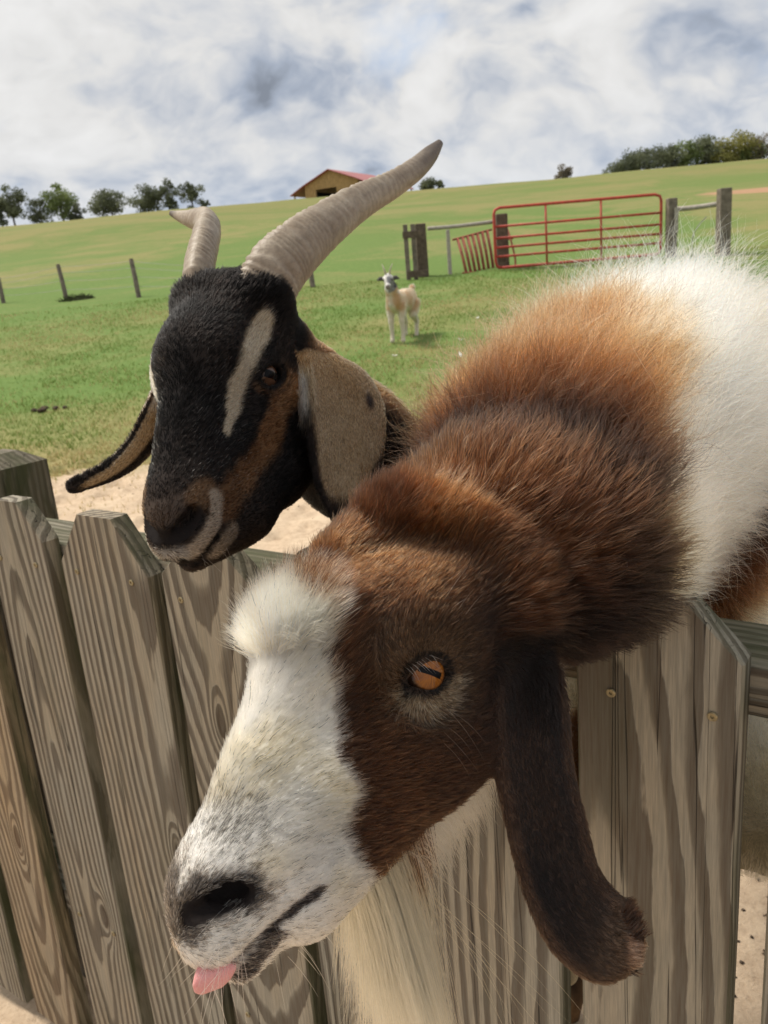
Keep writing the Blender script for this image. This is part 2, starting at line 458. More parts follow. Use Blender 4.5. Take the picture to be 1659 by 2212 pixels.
def chain_param(P, L):
    """nearest point on polyline: index parameter, offset vector, tangent"""
    L = np.asarray(L); best = np.full(len(P), 9.0); par = np.zeros(len(P)); off = np.zeros_like(P); tan = np.zeros_like(P)
    for i, (a, b) in enumerate(zip(L[:-1], L[1:])):
        ab = b-a; t = np.clip(((P-a)@ab)/(ab@ab), 0, 1); o = P-a-t[:, None]*ab; d = np.linalg.norm(o, axis=1); k = d < best
        best[k] = d[k]; par[k] = i+t[k]; off[k] = o[k]; tan[k] = ab/np.linalg.norm(ab)
    return par, off, tan, best

PUPIL = finish(*new_mat('pupil_black'), (.003, .003, .004), .25, None, spec=.12)
def mk_kd(S):
    k = KDTree(len(S)); [k.insert(p.tolist(), i) for i, p in enumerate(S)]; k.balance(); return k
# ------------------------------------------------------------------ ground
PROF = np.array([(-60, 0), (0, 0), (5.0, 0), (7, .06), (9, .25), (11, .50), (14, .86), (17.3, 1.24), (23, 1.9), (40, 3.85), (70, 7.35), (95, 10.35), (110, 12.05), (125, 12.7), (150, 12.4), (220, 9), (320, 2), (700, -8)], float)
_py = np.linspace(-60, 700, 7601); _pz = np.interp(_py, PROF[:, 0], PROF[:, 1])
for _w in (9, 25): _pz = np.convolve(np.pad(_pz, _w, mode='edge'), np.ones(2*_w+1)/(2*_w+1), 'valid')
def ground_z(x, y):
    x = np.asarray(x, float); y = np.asarray(y, float)
    z = np.interp(y, _py, _pz)
    P = np.stack([x, y, 0*x], -1)
    z = z+(vnoise(P, .16, 3, 2)-.5)*.25*sstep(9, 16, y)*(1-.0*y)+(vnoise(P, .05, 4)-.5)*1.1*sstep(30, 70, y)*(1-sstep(90, 108, y)*.75)
    z = z-np.clip(-x-4, 0, 14)*.022*sstep(9, 20, y)*(1-sstep(40, 70, y))
    return z
def sand_detail(x, y):
    P = np.stack([x, y, 0*x], -1); near = 1-sstep(7.0, 10, y)
    h = (vnoise(P, 2.2, 11, 2)-.5)*.05+(vnoise(P, 9, 12, 3)-.5)*.038
    pit = vnoise(P, 6.5, 13); h = h-.035*sstep(.66, .86, pit)+.012*sstep(.55, .66, pit)*(1-sstep(.66, .75, pit))
    return h*near
gx = axis(-420, 420, (-3.6, 2.8), .034, 14); gy = axis(-25, 690, (.6, 7.6), .034, 9)
GX, GY = np.meshgrid(gx, gy, indexing='ij')
GZ = ground_z(GX, GY)+sand_detail(GX, GY)
nx, ny = GX.shape; ii = np.arange(nx*ny).reshape(nx, ny)
GF = np.stack([ii[:-1, :-1], ii[1:, :-1], ii[1:, 1:], ii[:-1, 1:]], -1).reshape(-1, 4)
def sand_mask(x, y):
    """1 on bare sand, 0 on pasture"""
    P = np.stack([x, y, 0*x], -1); e = 6.55+(vnoise(P, .5, 21, 2)-.5)*2.0+(vnoise(P, 2.5, 22, 3)-.5)*1.8+np.clip(x, -2, 3)*.12
    return 1-sstep(-.45, .5, y-e)
def make_ground_mat():
    mt, t = new_mat('pasture_and_sand')
    co = t.n('ShaderNodeTexCoord').outputs['Object']
    m_ = t.n('ShaderNodeAttribute', {'attribute_name': 'sand'}).outputs['Fac']
    n1 = t.noise(co, 26, 6, .65); n2 = t.noise(co, 4.5, 4, .6); n3 = t.noise(co, 140, 3, .7)
    sand = t.ramp(t.math('ADD', t.math('MULTIPLY', n1, .6), t.math('MULTIPLY', n2, .4)), [(.30, (.27, .19, .125)), (.47, (.45, .34, .235)), (.62, (.56, .44, .31))])
    dirt = t.maprange(t.noise(co, 17, 5, .75), .62, .70, 0, .6)
    sand = t.mix(dirt, sand, (.16, .115, .08))
    sand = t.mix(t.maprange(n3, .35, .68, .0, .35), sand, (.62, .50, .37))
    x, y, z = t.sep(co)
    wob = t.vmath('SCALE', t.vmath('SUBTRACT', t.n('ShaderNodeTexNoise', None, Vector=co, Scale=.12, Detail=3.0).outputs['Color'], (.5, .5, .5)), scale=9.0); wx, wy, wz = t.sep(wob)
    st = t.comb(t.math('ADD', t.math('MULTIPLY', x, .42), wx), t.math('ADD', t.math('MULTIPLY', y, .6), wy), z)
    g1 = t.noise(st, .85, 6, .62); g2 = t.noise(st, .16, 4, .6); g3 = t.noise(co, 11, 6, .75); g4 = t.noise(st, .045, 3, .5)
    gv = t.math('ADD', t.math('ADD', t.math('MULTIPLY', g1, .34), t.math('MULTIPLY', g2, .40)), t.math('ADD', t.math('MULTIPLY', g3, .14), t.math('MULTIPLY', g4, .12)))
    green = t.mix(t.maprange(g3, .3, .7), (.085, .150, .036), (.150, .220, .062))
    dry = t.mix(t.maprange(g3, .3, .7), (.24, .180, .080), (.34, .265, .13))
    far = t.maprange(y, 16, 85, 0.0, 1.0)
    dr = t.maprange(t.math('ADD', gv, t.math('MULTIPLY', far, .045)), .462, .60, 0, 1, True)
    grass = t.mix(t.math('MULTIPLY', dr, .62), green, dry)
    grass = t.mix(t.math('MULTIPLY', far, .5), grass, (.185, .178, .062))
    edge = t.math('MULTIPLY', t.maprange(y, 6.2, 10.5, 1, 0, True), t.maprange(g1, .38, .6))
    grass = t.mix(t.math('MULTIPLY', edge, .75), grass, (.33, .265, .13))
    # bare reddish scrape on the slope at the far right
    v = t.vmath('SUBTRACT', co, (20.5, 43.0, 4.4)); vx, vy, vz = t.sep(v)
    q = t.math('ADD', t.math('POWER', t.math('DIVIDE', vx, 3.4), 2), t.math('POWER', t.math('DIVIDE', vy, 2.6), 2))
    sc = t.maprange(t.math('ADD', q, t.math('MULTIPLY', g1, 1.2)), 1.2, 1.7, 1, 0)
    grass = t.mix(sc, grass, (.36, .22, .13))
    col = t.mix(m_, grass, sand)
    bh = t.math('ADD', t.math('MULTIPLY', n1, .7), t.math('MULTIPLY', n3, .3))
    return finish(mt, t, col, .92, bh, .012, .1, .8)
me = mesh_np('ground', np.stack([GX, GY, GZ], -1).reshape(-1, 3), GF)
a = me.attributes.new('sand', 'FLOAT', 'POINT'); a.data.foreach_set('value', sand_mask(GX, GY).astype(np.float32).ravel())
tag(link('ground', me, make_ground_mat()), kind='structure')

# ------------------------------------------------------------------ picket fence
FA = math.radians(55); FD = np.array([-math.sin(FA), math.cos(FA), 0]); FB = np.array([FD[1], -FD[0], 0])   # along the fence to the left, away from the viewer
FP = at(1420, 1305, .66); FTOP = FP[2]
def fence_pt(s, off, z): return np.array([*(FP+FD*s+FB*off)[:2], z])
def wood_mat(name, light, dark, grey, green=.5, ring=.012):
    mt, t = new_mat(name)
    co = t.n('ShaderNodeTexCoord').outputs['Object']
    at_ = lambda k: t.n('ShaderNodeAttribute', {'attribute_name': k, 'attribute_type': 'OBJECT'}).outputs['Fac']
    sd = at_('seed'); u0 = at_('ring_u'); w0 = at_('ring_w'); sl = at_('ring_slope')
    x, y, z = t.sep(co)
    so = t.comb(t.math('MULTIPLY', sd, 7.3), t.math('MULTIPLY', sd, 3.1), t.math('MULTIPLY', sd, 11.7))
    lo = t.vmath('ADD', t.comb(t.math('MULTIPLY', x, 5.0), t.math('MULTIPLY', y, 5.0), t.math('MULTIPLY', z, 1.5)), so)
    nA = t.noise(lo, 1.0, 2, .5); nB = t.noise(t.vmath('ADD', lo, (5.2, 1.3, 8.8)), 1.5, 3, .5)
    fi = t.vmath('ADD', t.comb(t.math('MULTIPLY', x, 60), t.math('MULTIPLY', y, 60), t.math('MULTIPLY', z, 9)), so)
    nC = t.noise(fi, 1.0, 4, .6)
    du = t.math('ADD', t.math('SUBTRACT', x, u0), t.math('MULTIPLY', t.math('SUBTRACT', nA, .5), .030))
    dw = t.math('ADD', t.math('ADD', y, w0), t.math('ADD', t.math('MULTIPLY', z, sl), t.math('MULTIPLY', t.math('SUBTRACT', nB, .5), .040)))
    r = t.math('SQRT', t.math('ADD', t.math('MULTIPLY', du, du), t.math('MULTIPLY', dw, dw)))
    r = t.math('ADD', r, t.math('MULTIPLY', t.math('SUBTRACT', nC, .5), .0062))
    ku, kz = at_('knot_u'), at_('knot_z')       # one knot per board: the rings close round it
    kx = t.math('DIVIDE', t.math('SUBTRACT', x, ku), .017); kh = t.math('DIVIDE', t.math('SUBTRACT', z, kz), .050)
    kk = t.math('POWER', 2.718, t.math('MULTIPLY', t.math('ADD', t.math('MULTIPLY', kx, kx), t.math('MULTIPLY', kh, kh)), -1.0))
    r = t.math('ADD', r, t.math('MULTIPLY', kk, -.040))
    f = t.math('FRACT', t.math('DIVIDE', r, ring))
    late = t.ramp(f, [(0.0, 0.0), (.36, .03), (.48, .80), (.60, 1.0), (.90, 1.0), (.95, 0.0)])
    grain = t.noise(t.vmath('ADD', t.comb(t.math('MULTIPLY', x, 420), t.math('MULTIPLY', y, 420), t.math('MULTIPLY', z, 16)), so), 1.0, 3, .6)
    wn = t.noise(lo, 1.7, 4, .6)
    base = t.mix(t.maprange(wn, .33, .66), light, grey)
    dk = t.mix(t.maprange(wn, .3, .7), dark, tuple(c*.8 for c in dark))
    c = t.mix(t.math('MULTIPLY', late, .84), base, dk)
    c = t.mix(t.maprange(grain, .35, .7, 0, .62), c, tuple(v*.5 for v in grey))
    c = t.mix(t.maprange(kk, .70, .92, 0, .85), c, tuple(v*.8 for v in dark))
    gr2 = t.noise(t.vmath('ADD', t.comb(t.math('MULTIPLY', x, 1300), t.math('MULTIPLY', y, 1300), t.math('MULTIPLY', z, 34)), so), 1.0, 3, .6)
    c = t.mix(t.maprange(gr2, .42, .72, 0, .42), c, tuple(v*.42 for v in grey))
    # checks: long thin splits along the grain
    ck = t.noise(t.vmath('ADD', t.comb(t.math('MULTIPLY', x, 75), t.math('MULTIPLY', y, 75), t.math('MULTIPLY', z, 1.1)), so), 1.0, 2, .4)
    crack = t.maprange(t.math('ABSOLUTE', t.math('SUBTRACT', ck, .60)), .0, .009, 1, 0)
    c = t.mix(t.math('MULTIPLY', crack, .8), c, (.02, .016, .012))
    gn = t.noise(t.vmath('ADD', t.vmath('MULTIPLY', co, (14, 14, 3.0)), so), 1.0, 5, .65)
    nx_ = t.sep(t.n('ShaderNodeTexCoord').outputs['Normal'])
    side = t.math('MAXIMUM', t.math('ABSOLUTE', nx_[0]), t.math('MULTIPLY', nx_[1], 1.0))
    gm = t.math('ADD', t.maprange(gn, .50, .72, 0, green), t.math('MULTIPLY', t.math('MULTIPLY', side, t.maprange(gn, .25, .6)), .8), clamp=True)
    c = t.mix(gm, c, (.060, .064, .030))
    bh = t.math('ADD', t.math('ADD', t.math('MULTIPLY', late, .55), t.math('MULTIPLY', grain, .45)), t.math('MULTIPLY', crack, -1.6))
    return finish(mt, t, c, .82, bh, .0016, .22, .9)
WOOD = wood_mat('weathered_pine', (.375, .305, .212), (.066, .042, .026), (.345, .318, .258), .25)
WOOD_RAW = wood_mat('paler_pine', (.50, .36, .21), (.11, .062, .032), (.38, .31, .22), .18)
def set_wood(o, seed, u, w, sl, ku=9.0, kz=9.0):
    o['knot_u'] = float(ku); o['knot_z'] = float(kz)
    o['seed'] = float(seed); o['ring_u'] = float(u); o['ring_w'] = float(w); o['ring_slope'] = float(sl)
def plank_mesh(name, width, thick, z0, z1, cutx=0.0, cutz=0.0, nrow=40, b=.0022, seed=0):
    """upright board with eased edges, slightly uneven outline, dog-eared top"""
    zs = list(np.linspace(z0, z1-cutz, nrow)) + ([z1] if cutz > 0 else [])
    V = []; F = []
    for i, z in enumerate(zs):
        p = np.array([[0, seed*3.7, z]]); wl = width/2+(vnoise(p, 9, seed, 2)[0]-.5)*.0022; wr = width/2+(vnoise(p+5, 9, seed, 2)[0]-.5)*.0022
        if cutz > 0 and i == len(zs)-1: wl -= cutx; wr -= cutx
        t2 = thick/2+(vnoise(p+9, 5, seed)[0]-.5)*.0015
        V += [(-wl+b, -t2, z), (wr-b, -t2, z), (wr, -t2+b, z), (wr, t2-b, z), (wr-b, t2, z), (-wl+b, t2, z), (-wl, t2-b, z), (-wl, -t2+b, z)]
    n = len(zs)
    for k in range(n-1):
        for i in range(8): F.append((k*8+i, k*8+(i+1) % 8, k*8+8+(i+1) % 8, k*8+8+i))
    F.append(tuple(range((n-1)*8, n*8))); F.append(tuple(reversed(range(8))))
    return mesh_np(name, V, F, False)
KNOT = {7: (.012, -.085), 4: (-.012, .30), 6: (.03, -.16), 3: (-.03, -.12), 5: (.052, .05)}
fence = empty('picket_fence', fence_pt(.4, .03, 0))
tag(fence, 'weathered grey brown picket fence with dog eared tops that both near goats lean over', 'fence')
SCREW = flat_mat('screw_brass', (.30, .25, .15), .5, .5, .25, 400, Metallic=.75)
SCREW_DARK = flat_mat('screw_recess', (.03, .026, .02), .8)
frot = math.atan2(-FD[1], -FD[0])     # local x runs to the right along the fence, local y away from the viewer
PICK = [  # right s, left s, top, cut across, cut down, seed, ring_u, ring_w, slope, material
    (-.40, -.255, 1.088, .04, .045, 9, .02, .06, .02, 0), (-.232, -.092, 1.085, .04, .045, 8, .05, .09, .03, 0), (-.067, .070, 1.093, .042, .044, 1, -.045, .16, .015, 0), (.0925, .246, 1.090, .042, .05, 2, .10, .10, .02, 0),
    (.262, .424, 1.090, .045, .055, 3, .02, .05, -.05, 0), (.446, .607, 1.079, .05, .045, 4, -.005, .155, -.155, 0), (.632, .814, 1.097, .055, .072, 5, .075, .10, -.055, 0),
    (.848, .992, 1.102, .046, .055, 6, -.015, .01, .075, 0), (1.052, 1.200, 1.096, .045, .055, 7, .018, -.035, .09, 1), (1.235, 1.385, 1.090, .045, .055, 11, .0, .03, .05, 0), (1.41, 1.56, 1.095, .045, .055, 12, .0, .03, .05, 0)]
PICK += [(1.585+.172*k, 1.735+.172*k, 1.09+.006*((k*3) % 4-1), .045, .05, 13+k, .02*(k % 3-1), .04+.03*(k % 2), .05-.03*(k % 4), 0) for k in range(5)]
PICK += [(-.57-.170*k, -.42-.170*k, 1.088+.005*((k*5) % 3-1), .043, .048, 21+k, .03*(k % 3-1), .05+.04*(k % 2), .04*(k % 3-1), 0) for k in range(5)]
def add_screw(p, sr, parent):
    s = MB(); q = np.array([0, 0, 0.0])
    a = np.linspace(0, 2*np.pi, 14, endpoint=False)
    V = []; F = []
    for r, yy in ((.0042, 0), (.0042, -.0012), (.0035, -.0018), (.0016, -.0016), (.0014, -.0004)):
        V += [(r*math.cos(q), yy, r*math.sin(q)) for q in a]
    for k in range(4):
        for i in range(14): F.append((k*14+i, k*14+(i+1) % 14, k*14+14+(i+1) % 14, k*14+14+i))
    F.append(tuple(range(56, 70)))
    s.add(V, F)
    o = s.build('screw', SCREW, parent, False, False); o.location = p; return o
screws = {2: [(.045, .017), (.036, .0)], 6: [(-.045, .0), (.045, .0)], 7: [(.04, 0), (-.035, .0)], 5: [(-.045, 0), (.04, 0)], 3: [(.04, 0)], 8: [(.04, -.02), (-.03, -.02)]}
for i, (sr, sl_, zt, cx, cz, sd, ru, rw, rs, mt) in enumerate(PICK):
    w = sl_-sr; t_ = .028
    me = plank_mesh('picket', w, t_, -zt/2+.03, zt/2, cx, cz, 40, seed=sd)
    o = link('picket', me, WOOD_RAW if mt else WOOD, fence, world=False)
    o.location = Vector((fence_pt((sr+sl_)/2, t_/2, zt/2)-np.array(fence.location)).tolist()); o.rotation_euler = (0, 0, frot)
    set_wood(o, sd*1.37, ru, rw, rs, *KNOT.get(sd, (9.0, 9.0)))
    for zz in ((.075,) if i % 2 == 0 else (.075, .72)):
        for du in ((-.31, .31) if i != 2 else (-.27, .34)):
            yy = zt/2-zz-(.018 if du > 0 and i == 2 else .004*((i*7) % 5))
            if i == 2: yy -= .02*0
            add_screw((w*du, -t_/2-.0002, yy), None, o)
for zt in (1.036, .36):      # two rails carry the pickets
    me = plank_mesh('rail', .046, .088, -1.95, 1.95, nrow=70, seed=int(zt*10))
    o = link('rail', me, WOOD, fence, world=False); o.rotation_euler = Matrix((( -FD[0], FB[0], 0), (-FD[1], FB[1], 0), (0, 0, 1))).to_euler()
    Rm = np.stack([np.array([0, 0, 1.0]), FB, -(-FD)], 1)       # local x up, y away, z along the fence
    mm = Matrix([[*Rm[0], 0], [*Rm[1], 0], [*Rm[2], 0], [0, 0, 0, 1]])
    loc = fence_pt(.5, .028+.001+.044, zt-.023)-np.array(fence.location)
    o.matrix_local = Matrix.Translation(loc.tolist()) @ mm
    set_wood(o, 3.3+zt, .01, .05, .02)
def post_part(s, off, size, z1, seed):
    p = MB(); h = size/2
    V = [(-h, -h, 0), (h, -h, 0), (h, h, 0), (-h, h, 0), (-h, -h, z1), (h, -h, z1), (h, h, z1), (-h, h, z1), (-h*.42, -h*.42, z1+.022), (h*.42, -h*.42, z1+.022), (h*.42, h*.42, z1+.022), (-h*.42, h*.42, z1+.022)]
    F = [(0, 1, 5, 4), (1, 2, 6, 5), (2, 3, 7, 6), (3, 0, 4, 7), (4, 5, 9, 8), (5, 6, 10, 9), (6, 7, 11, 10), (7, 4, 8, 11), (8, 9, 10, 11), (3, 2, 1, 0)]
    p.add(V, F); o = p.build('post', WOOD_POST, fence, False, False)
    o.location = Vector((fence_pt(s, off, -.05)-np.array(fence.location)).tolist()); o.rotation_euler = (0, 0, frot); set_wood(o, seed, .1, .2, .02)
WOOD_POST = wood_mat('mossy_pine_post', (.25, .21, .145), (.10, .075, .05), (.27, .24, .195), .75)
post_part(1.215, .028+.089+.058, .112, 1.150, 4.4)
post_part(2.15, .028+.089+.058, .112, 1.150, 5.2)
post_part(-.78, .028+.089+.058, .112, 1.150, 9.1)
# ------------------------------------------------------------------ pasture: blades, weeds, far fence, gate, barn, trees
def ground_hit(px, py, d0=3.0, d1=220.0):
    r = ray(px, py); d = np.geomspace(d0, d1, 3000); P = CAM+r*d[:, None]
    k = np.argmax(P[:, 2] < ground_z(P[:, 0], P[:, 1])); return P[k], d[k]
def blades():
    n = int(170000*min(1, FUR+.001)); y = 5.2+13.5*rng.random(n)**1.8; x = (rng.random(n)-.5)*(y*1.12+1.5)-.02*y
    P2 = np.stack([x, y, 0*x], -1); keep = rng.random(n) < (1-sand_mask(x, y)*.97)*(.25+.75*sstep(.30, .55, vnoise(P2, 1.3, 31, 3)))
    x, y = x[keep], y[keep]; n = len(x); P2 = P2[keep]; z = ground_z(x, y)+sand_detail(x, y)
    a = rng.random(n)*6.28; h = rng.uniform(.014, .040, n)*(1+.5*vnoise(P2, .8, 33, 2)); w = .0028+.0003*y; ln = rng.normal(size=(n, 2))*.45
    dx, dy = np.cos(a)*w, np.sin(a)*w
    V = np.empty((n, 3, 3)); V[:, 0] = np.stack([x-dx, y-dy, z-.004], 1); V[:, 1] = np.stack([x+dx, y+dy, z-.004], 1); V[:, 2] = np.stack([x+h*ln[:, 0], y+h*ln[:, 1], z+h], 1)
    q = vnoise(P2, .55, 35, 3)*.65+vnoise(P2, 4, 36, 2)*.35+rng.normal(size=n)*.10; dry = sstep(.50, .66, q+.16*sstep(9.5, 6.5, y))
    C = mixc(mixc((.135, .210, .045), (.235, .310, .085), rng.random(n)), mixc((.42, .33, .145), (.56, .46, .25), rng.random(n)), dry)
    me = mesh_np('grass', V.reshape(-1, 3), np.arange(3*n).reshape(-1, 3), False); set_colors(me, np.repeat(C, 3, 0))
    mt, t = new_mat('grass_blade'); c = t.n('ShaderNodeAttribute', {'attribute_name': 'col'}).outputs['Color']
    b = t.n('ShaderNodeBsdfDiffuse', None, Color=c); tr = t.n('ShaderNodeBsdfTranslucent', None, Color=c); mx = t.n('ShaderNodeMixShader', None, i0=.3); t.t.links.new(b.outputs[0], mx.inputs[1]); t.t.links.new(tr.outputs[0], mx.inputs[2])
    o = t.n('ShaderNodeOutputMaterial', None); t.t.links.new(mx.outputs[0], o.inputs[0])
    tag(link('grass', me, mt), kind='stuff')
blades()
# droppings and grit on the sand
def grit():
    n = 2600; y = 1.0+5.8*rng.random(n); x = (rng.random(n)-.5)*(y*1.2+1.2)+.25; k = (vnoise(np.stack([x, y, 0*x], -1), 1.6, 51, 2) > .52) | (rng.random(n) < .12); x, y = x[k], y[k]
    m2 = 90; x = np.r_[x, .78+rng.normal(size=m2)*.16]; y = np.r_[y, 1.42+rng.normal(size=m2)*.28]
    k = (np.stack([x, y], 1)-FP[:2])@FB[:2] > .2; x, y = x[k], y[k]; n = len(x)
    z = ground_z(x, y)+sand_detail(x, y); r = rng.uniform(.002, .0075, n); base = np.array([(1, 0, 0), (-1, 0, 0), (0, 1, 0), (0, -1, 0), (0, 0, 1), (0, 0, -1)], float)*[1, 1, .75]
    a = rng.random(n)*6.28; ca, sa = np.cos(a), np.sin(a); B = base[None]*(r[:, None, None]*rng.uniform(.7, 1.3, (n, 6, 1))); X = B[..., 0]*ca[:, None]-B[..., 1]*sa[:, None]; Y = B[..., 0]*sa[:, None]+B[..., 1]*ca[:, None]
    V = np.stack([X+x[:, None], Y+y[:, None], B[..., 2]+(z+r*.4)[:, None]], -1).reshape(-1, 3)
    f = np.array([(0, 2, 4), (2, 1, 4), (1, 3, 4), (3, 0, 4), (2, 0, 5), (1, 2, 5), (3, 1, 5), (0, 3, 5)]); F = (f[None]+6*np.arange(n)[:, None, None]).reshape(-1, 3)
    tag(link('grit', mesh_np('grit', V, F), flat_mat('dung_pellet', (.095, .072, .054), .85, .2, .5, 60)), kind='stuff')
grit()
DRY = flat_mat('dry_straw', (.52, .40, .20), .7, .2, .2, 80)
def stalk():
    b = np.array([.80, 1.55, 0]); b[2] = float(ground_z(b[0], b[1])); o = empty('dry_stalk', b); tag(o, 'dry straw coloured plant stalk on the sand beyond the right end of the fence', 'dry plant')
    MB().tube(catmull([b, b+[-.02, .02, .05], b+[-.05, .02, .11], b+[-.075, .03, .17]], 14), np.linspace(.006, .003, 14), 6).build('stem', DRY, o)
    for dx, dz, tz in ((.06, .03, .05), (-.03, .05, .10), (.05, -.01, .09)):
        p = b+np.array([-.02-tz*.35, .02, tz]); MB().tube(catmull([p, p+[dx*.5, 0, dz*.8], p+[dx, .0, dz]], 8), np.linspace(.005, .001, 8), 5).build('leaf', DRY, o)
stalk()
GREYW = flat_mat('grey_post_wood', (.165, .140, .112), .85, .2, .4, 9); DARKW = flat_mat('dark_post_wood', (.115, .088, .066), .85, .2, .4, 12); PALEW = flat_mat('silvered_wood', (.36, .33, .285), .85, .2, .25, 18)
REDP = flat_mat('red_gate_paint', (.42, .050, .035), .5, .35, .3, 9); RUST = flat_mat('faded_red_paint', (.27, .070, .045), .65, .3, .4, 12); WIRE = flat_mat('fence_wire', (.20, .19, .18), .5, .4, .1, 20)
# wire fence along the left
base = []; wf = None
for i, (bx, by, tx, ty) in enumerate([(-150, 664, -165, 600), (8, 655, -4, 600), (145, 648, 125, 572), (301, 643, 283, 560), (472, 634, 459, 572), (677, 621, 667, 566)]):
    P, d = ground_hit(bx, by); base.append((P, at(tx, ty, d), d))
wf = empty('wire_fence', base[2][0]); tag(wf, 'wire fence with thin leaning grey posts across the left side of the pasture', 'fence')
for P, T_, d in base:
    MB().tube([P-np.array([0, 0, .2]), (P+T_)/2, T_], [.058, .055, .050], 8).build('post', GREYW, wf, False)
for f in (.30, .55, .78, .95):
    pts = []
    for (P, T_, d), (P2_, T2_, d2) in zip(base[:-1], base[1:]):
        a, b = P+(T_-P)*f, P2_+(T2_-P2_)*f; pts += [a+(b-a)*u-np.array([0, 0, .10*u*(1-u)]) for u in np.linspace(0, 1, 8)[:-1]]
    MB().tube(pts+[b], .0035, 4).build('wire', WIRE, wf, False)
# red tubular gate
GD = 17.9; g0 = at(1072, 592, GD); g1 = at(1427, 562, GD); gu = unit((g1-g0)*[1, 1, 0]); gw = np.linalg.norm((g1-g0)[:2]); gz = min(float(ground_z(*g0[:2])), float(ground_z(*g1[:2])))
g0[2] = float(ground_z(*g0[:2]))+.06; gate = empty('metal_gate', g0); tag(gate, 'long red metal tube gate standing closed between posts in the pasture', 'gate')
zs = [0, .235, .425, .62, .86, 1.24]; Gp = lambda u, z: g0+gu*u+np.array([0, 0, z])
c = .13; top = [(0, 0), (0, 1.24-c), (.03, 1.24-.04), (c, 1.24), (gw-c, 1.24), (gw-.03, 1.24-.04), (gw, 1.24-c), (gw, .0)]
MB().tube([Gp(u, z) for u, z in [(c, 0), (.03, .03), (0, c)]+top[1:7]+[(gw, c), (gw-.03, .03), (gw-c, 0), (c, 0)]], .031, 8).build('gate_frame', REDP, gate)
for z in zs[1:5]: MB().tube([Gp(.0, z), Gp(gw, z)], .025, 8).build('gate_bar', REDP, gate)
for u in (.31, .64): MB().tube([Gp(gw*u, .0), Gp(gw*u, 1.24)], .023, 8).build('gate_upright', REDP, gate)
def post_at(px, ptop, pbot, wpx, d, name, label, cat, mat, group=None, taper=.95):
    b = at(px, pbot, d); t_ = at(px, ptop, d); h = t_[2]-b[2]; b[2] = float(ground_z(b[0], b[1])); w = wpx*d/FOC
    o = empty(name, b); tag(o, label, cat, group); MB().box(b+np.array([0, 0, h/2-.1]), (w, w, h+.2), None, taper, .012).build('post', mat, o, False); return o, b, h
W_ = 'wooden posts around the red gate'
pA, bA, hA = post_at(1449, 443, 567, 20, 17.8, 'wooden_post', 'square grey wooden post at the right end of the red gate with a pale strip', 'post', GREYW, W_)
MB().box(bA+np.array([.06, -.125, hA*.62]), (.085, .02, .52)).build('strip', PALEW, pA, False)
pB, bB, hB = post_at(1560, 431, 573, 25, 17.2, 'wooden_post', 'thick dark wooden post at the far right end of the short pole', 'post', GREYW, W_)
pC, bC, hC = post_at(915, 487, 600, 23, 18.0, 'wooden_post', 'grey wooden post behind the upright plank pallet', 'post', DARKW, W_)
pD, bD, hD = post_at(1087, 471, 586, 25, 18.3, 'wooden_post', 'dark wooden post behind the left end of the red gate', 'post', DARKW, W_)
def pole(a, b, r, label):
    o = MB().tube(catmull([a, (a*.6+b*.4)-np.array([0, 0, .015]), b], 9), r, 8).build('rail_pole', PALEW, None); tag(o, label, 'pole', 'poles between the gate posts')
pole(at(924, 494, 18.0), at(1082, 477, 18.2), .042, 'long grey pole laid between the two posts left of the red gate'); pole(at(1456, 452, 17.75), at(1556, 440, 17.25), .052, 'short pale pole laid between the two posts right of the red gate')
o = MB().tube(catmull([at(1497, 572, 17.4), at(1496, 515, 17.4), at(1507, 490, 17.4), at(1526, 468, 17.4)], 14), .010, 5).build('bent_wire', WIRE, None); tag(o, 'thin bent wire standing up between the two right posts', 'wire')
# upright pallet of planks against the left post
b = at(893, 602, 17.6); b[2] = float(ground_z(b[0], b[1])); pal = empty('plank_pallet', b); tag(pal, 'narrow pallet of grey planks standing upright against the left post', 'pallet')
for dx in (-.10, .06): MB().box(b+np.array([dx, 0, .57]), (.095, .03, 1.14), None, 1, .006).build('plank', GREYW, pal, False)
for z, x0, x1 in ((.93, -.17, .27), (.12, -.12, .32)): MB().box(b+np.array([(x0+x1)/2, -.035, z]), (x1-x0, .03, .14), None, 1, .006).build('plank', DARKW, pal, False)
# faded red hurdle leaning beside the gate
hd = empty('metal_hurdle', at(1010, 590, 18.2)); tag(hd, 'faded red slatted metal hurdle leaning at the left end of the gate', 'hurdle')
tp = lambda u: at(982+(1058-982)*u, 517-(517-497)*u, 18.2+.5*u); bt = lambda u: at(1002+(1072-1002)*u, 590-5*u, 17.9+.6*u)
MB().tube([tp(-.05), tp(1.05)], .026, 6).build('rail', RUST, hd); MB().tube([bt(-.03), bt(1.0)], .026, 6).build('rail', RUST, hd)
for u in (.08, .22, .36, .50, .64, .78, .92): MB().tube([tp(u), (tp(u)+bt(u))/2+np.array([.01, 0, 0]), bt(u)], .034, 6).build('bar', RUST, hd)
st = empty('stake', at(973, 600, 18.0)); tag(st, 'thin pale wooden stake beside the faded red hurdle', 'stake'); p_ = at(973, 600, 18.0); p_[2] = float(ground_z(p_[0], p_[1])); MB().box(p_+np.array([0, 0, .44]), (.085, .06, 1.0), None, .9, .006).build('stake_post', PALEW, st, False)
lp = empty('pipe_bracket', at(1108, 580, 18.4)); tag(lp, 'bent red pipe bracket beside the dark post behind the gate', 'bracket')
MB().tube(catmull([at(1097, 497, 18.5), at(1104, 520, 18.4), at(1113, 560, 18.4), at(1112, 582, 18.4)], 12), .022, 6).build('pipe', RUST, lp); MB().tube([at(1096, 517, 18.5), at(1108, 515, 18.4)], .02, 6).build('pipe', RUST, lp)

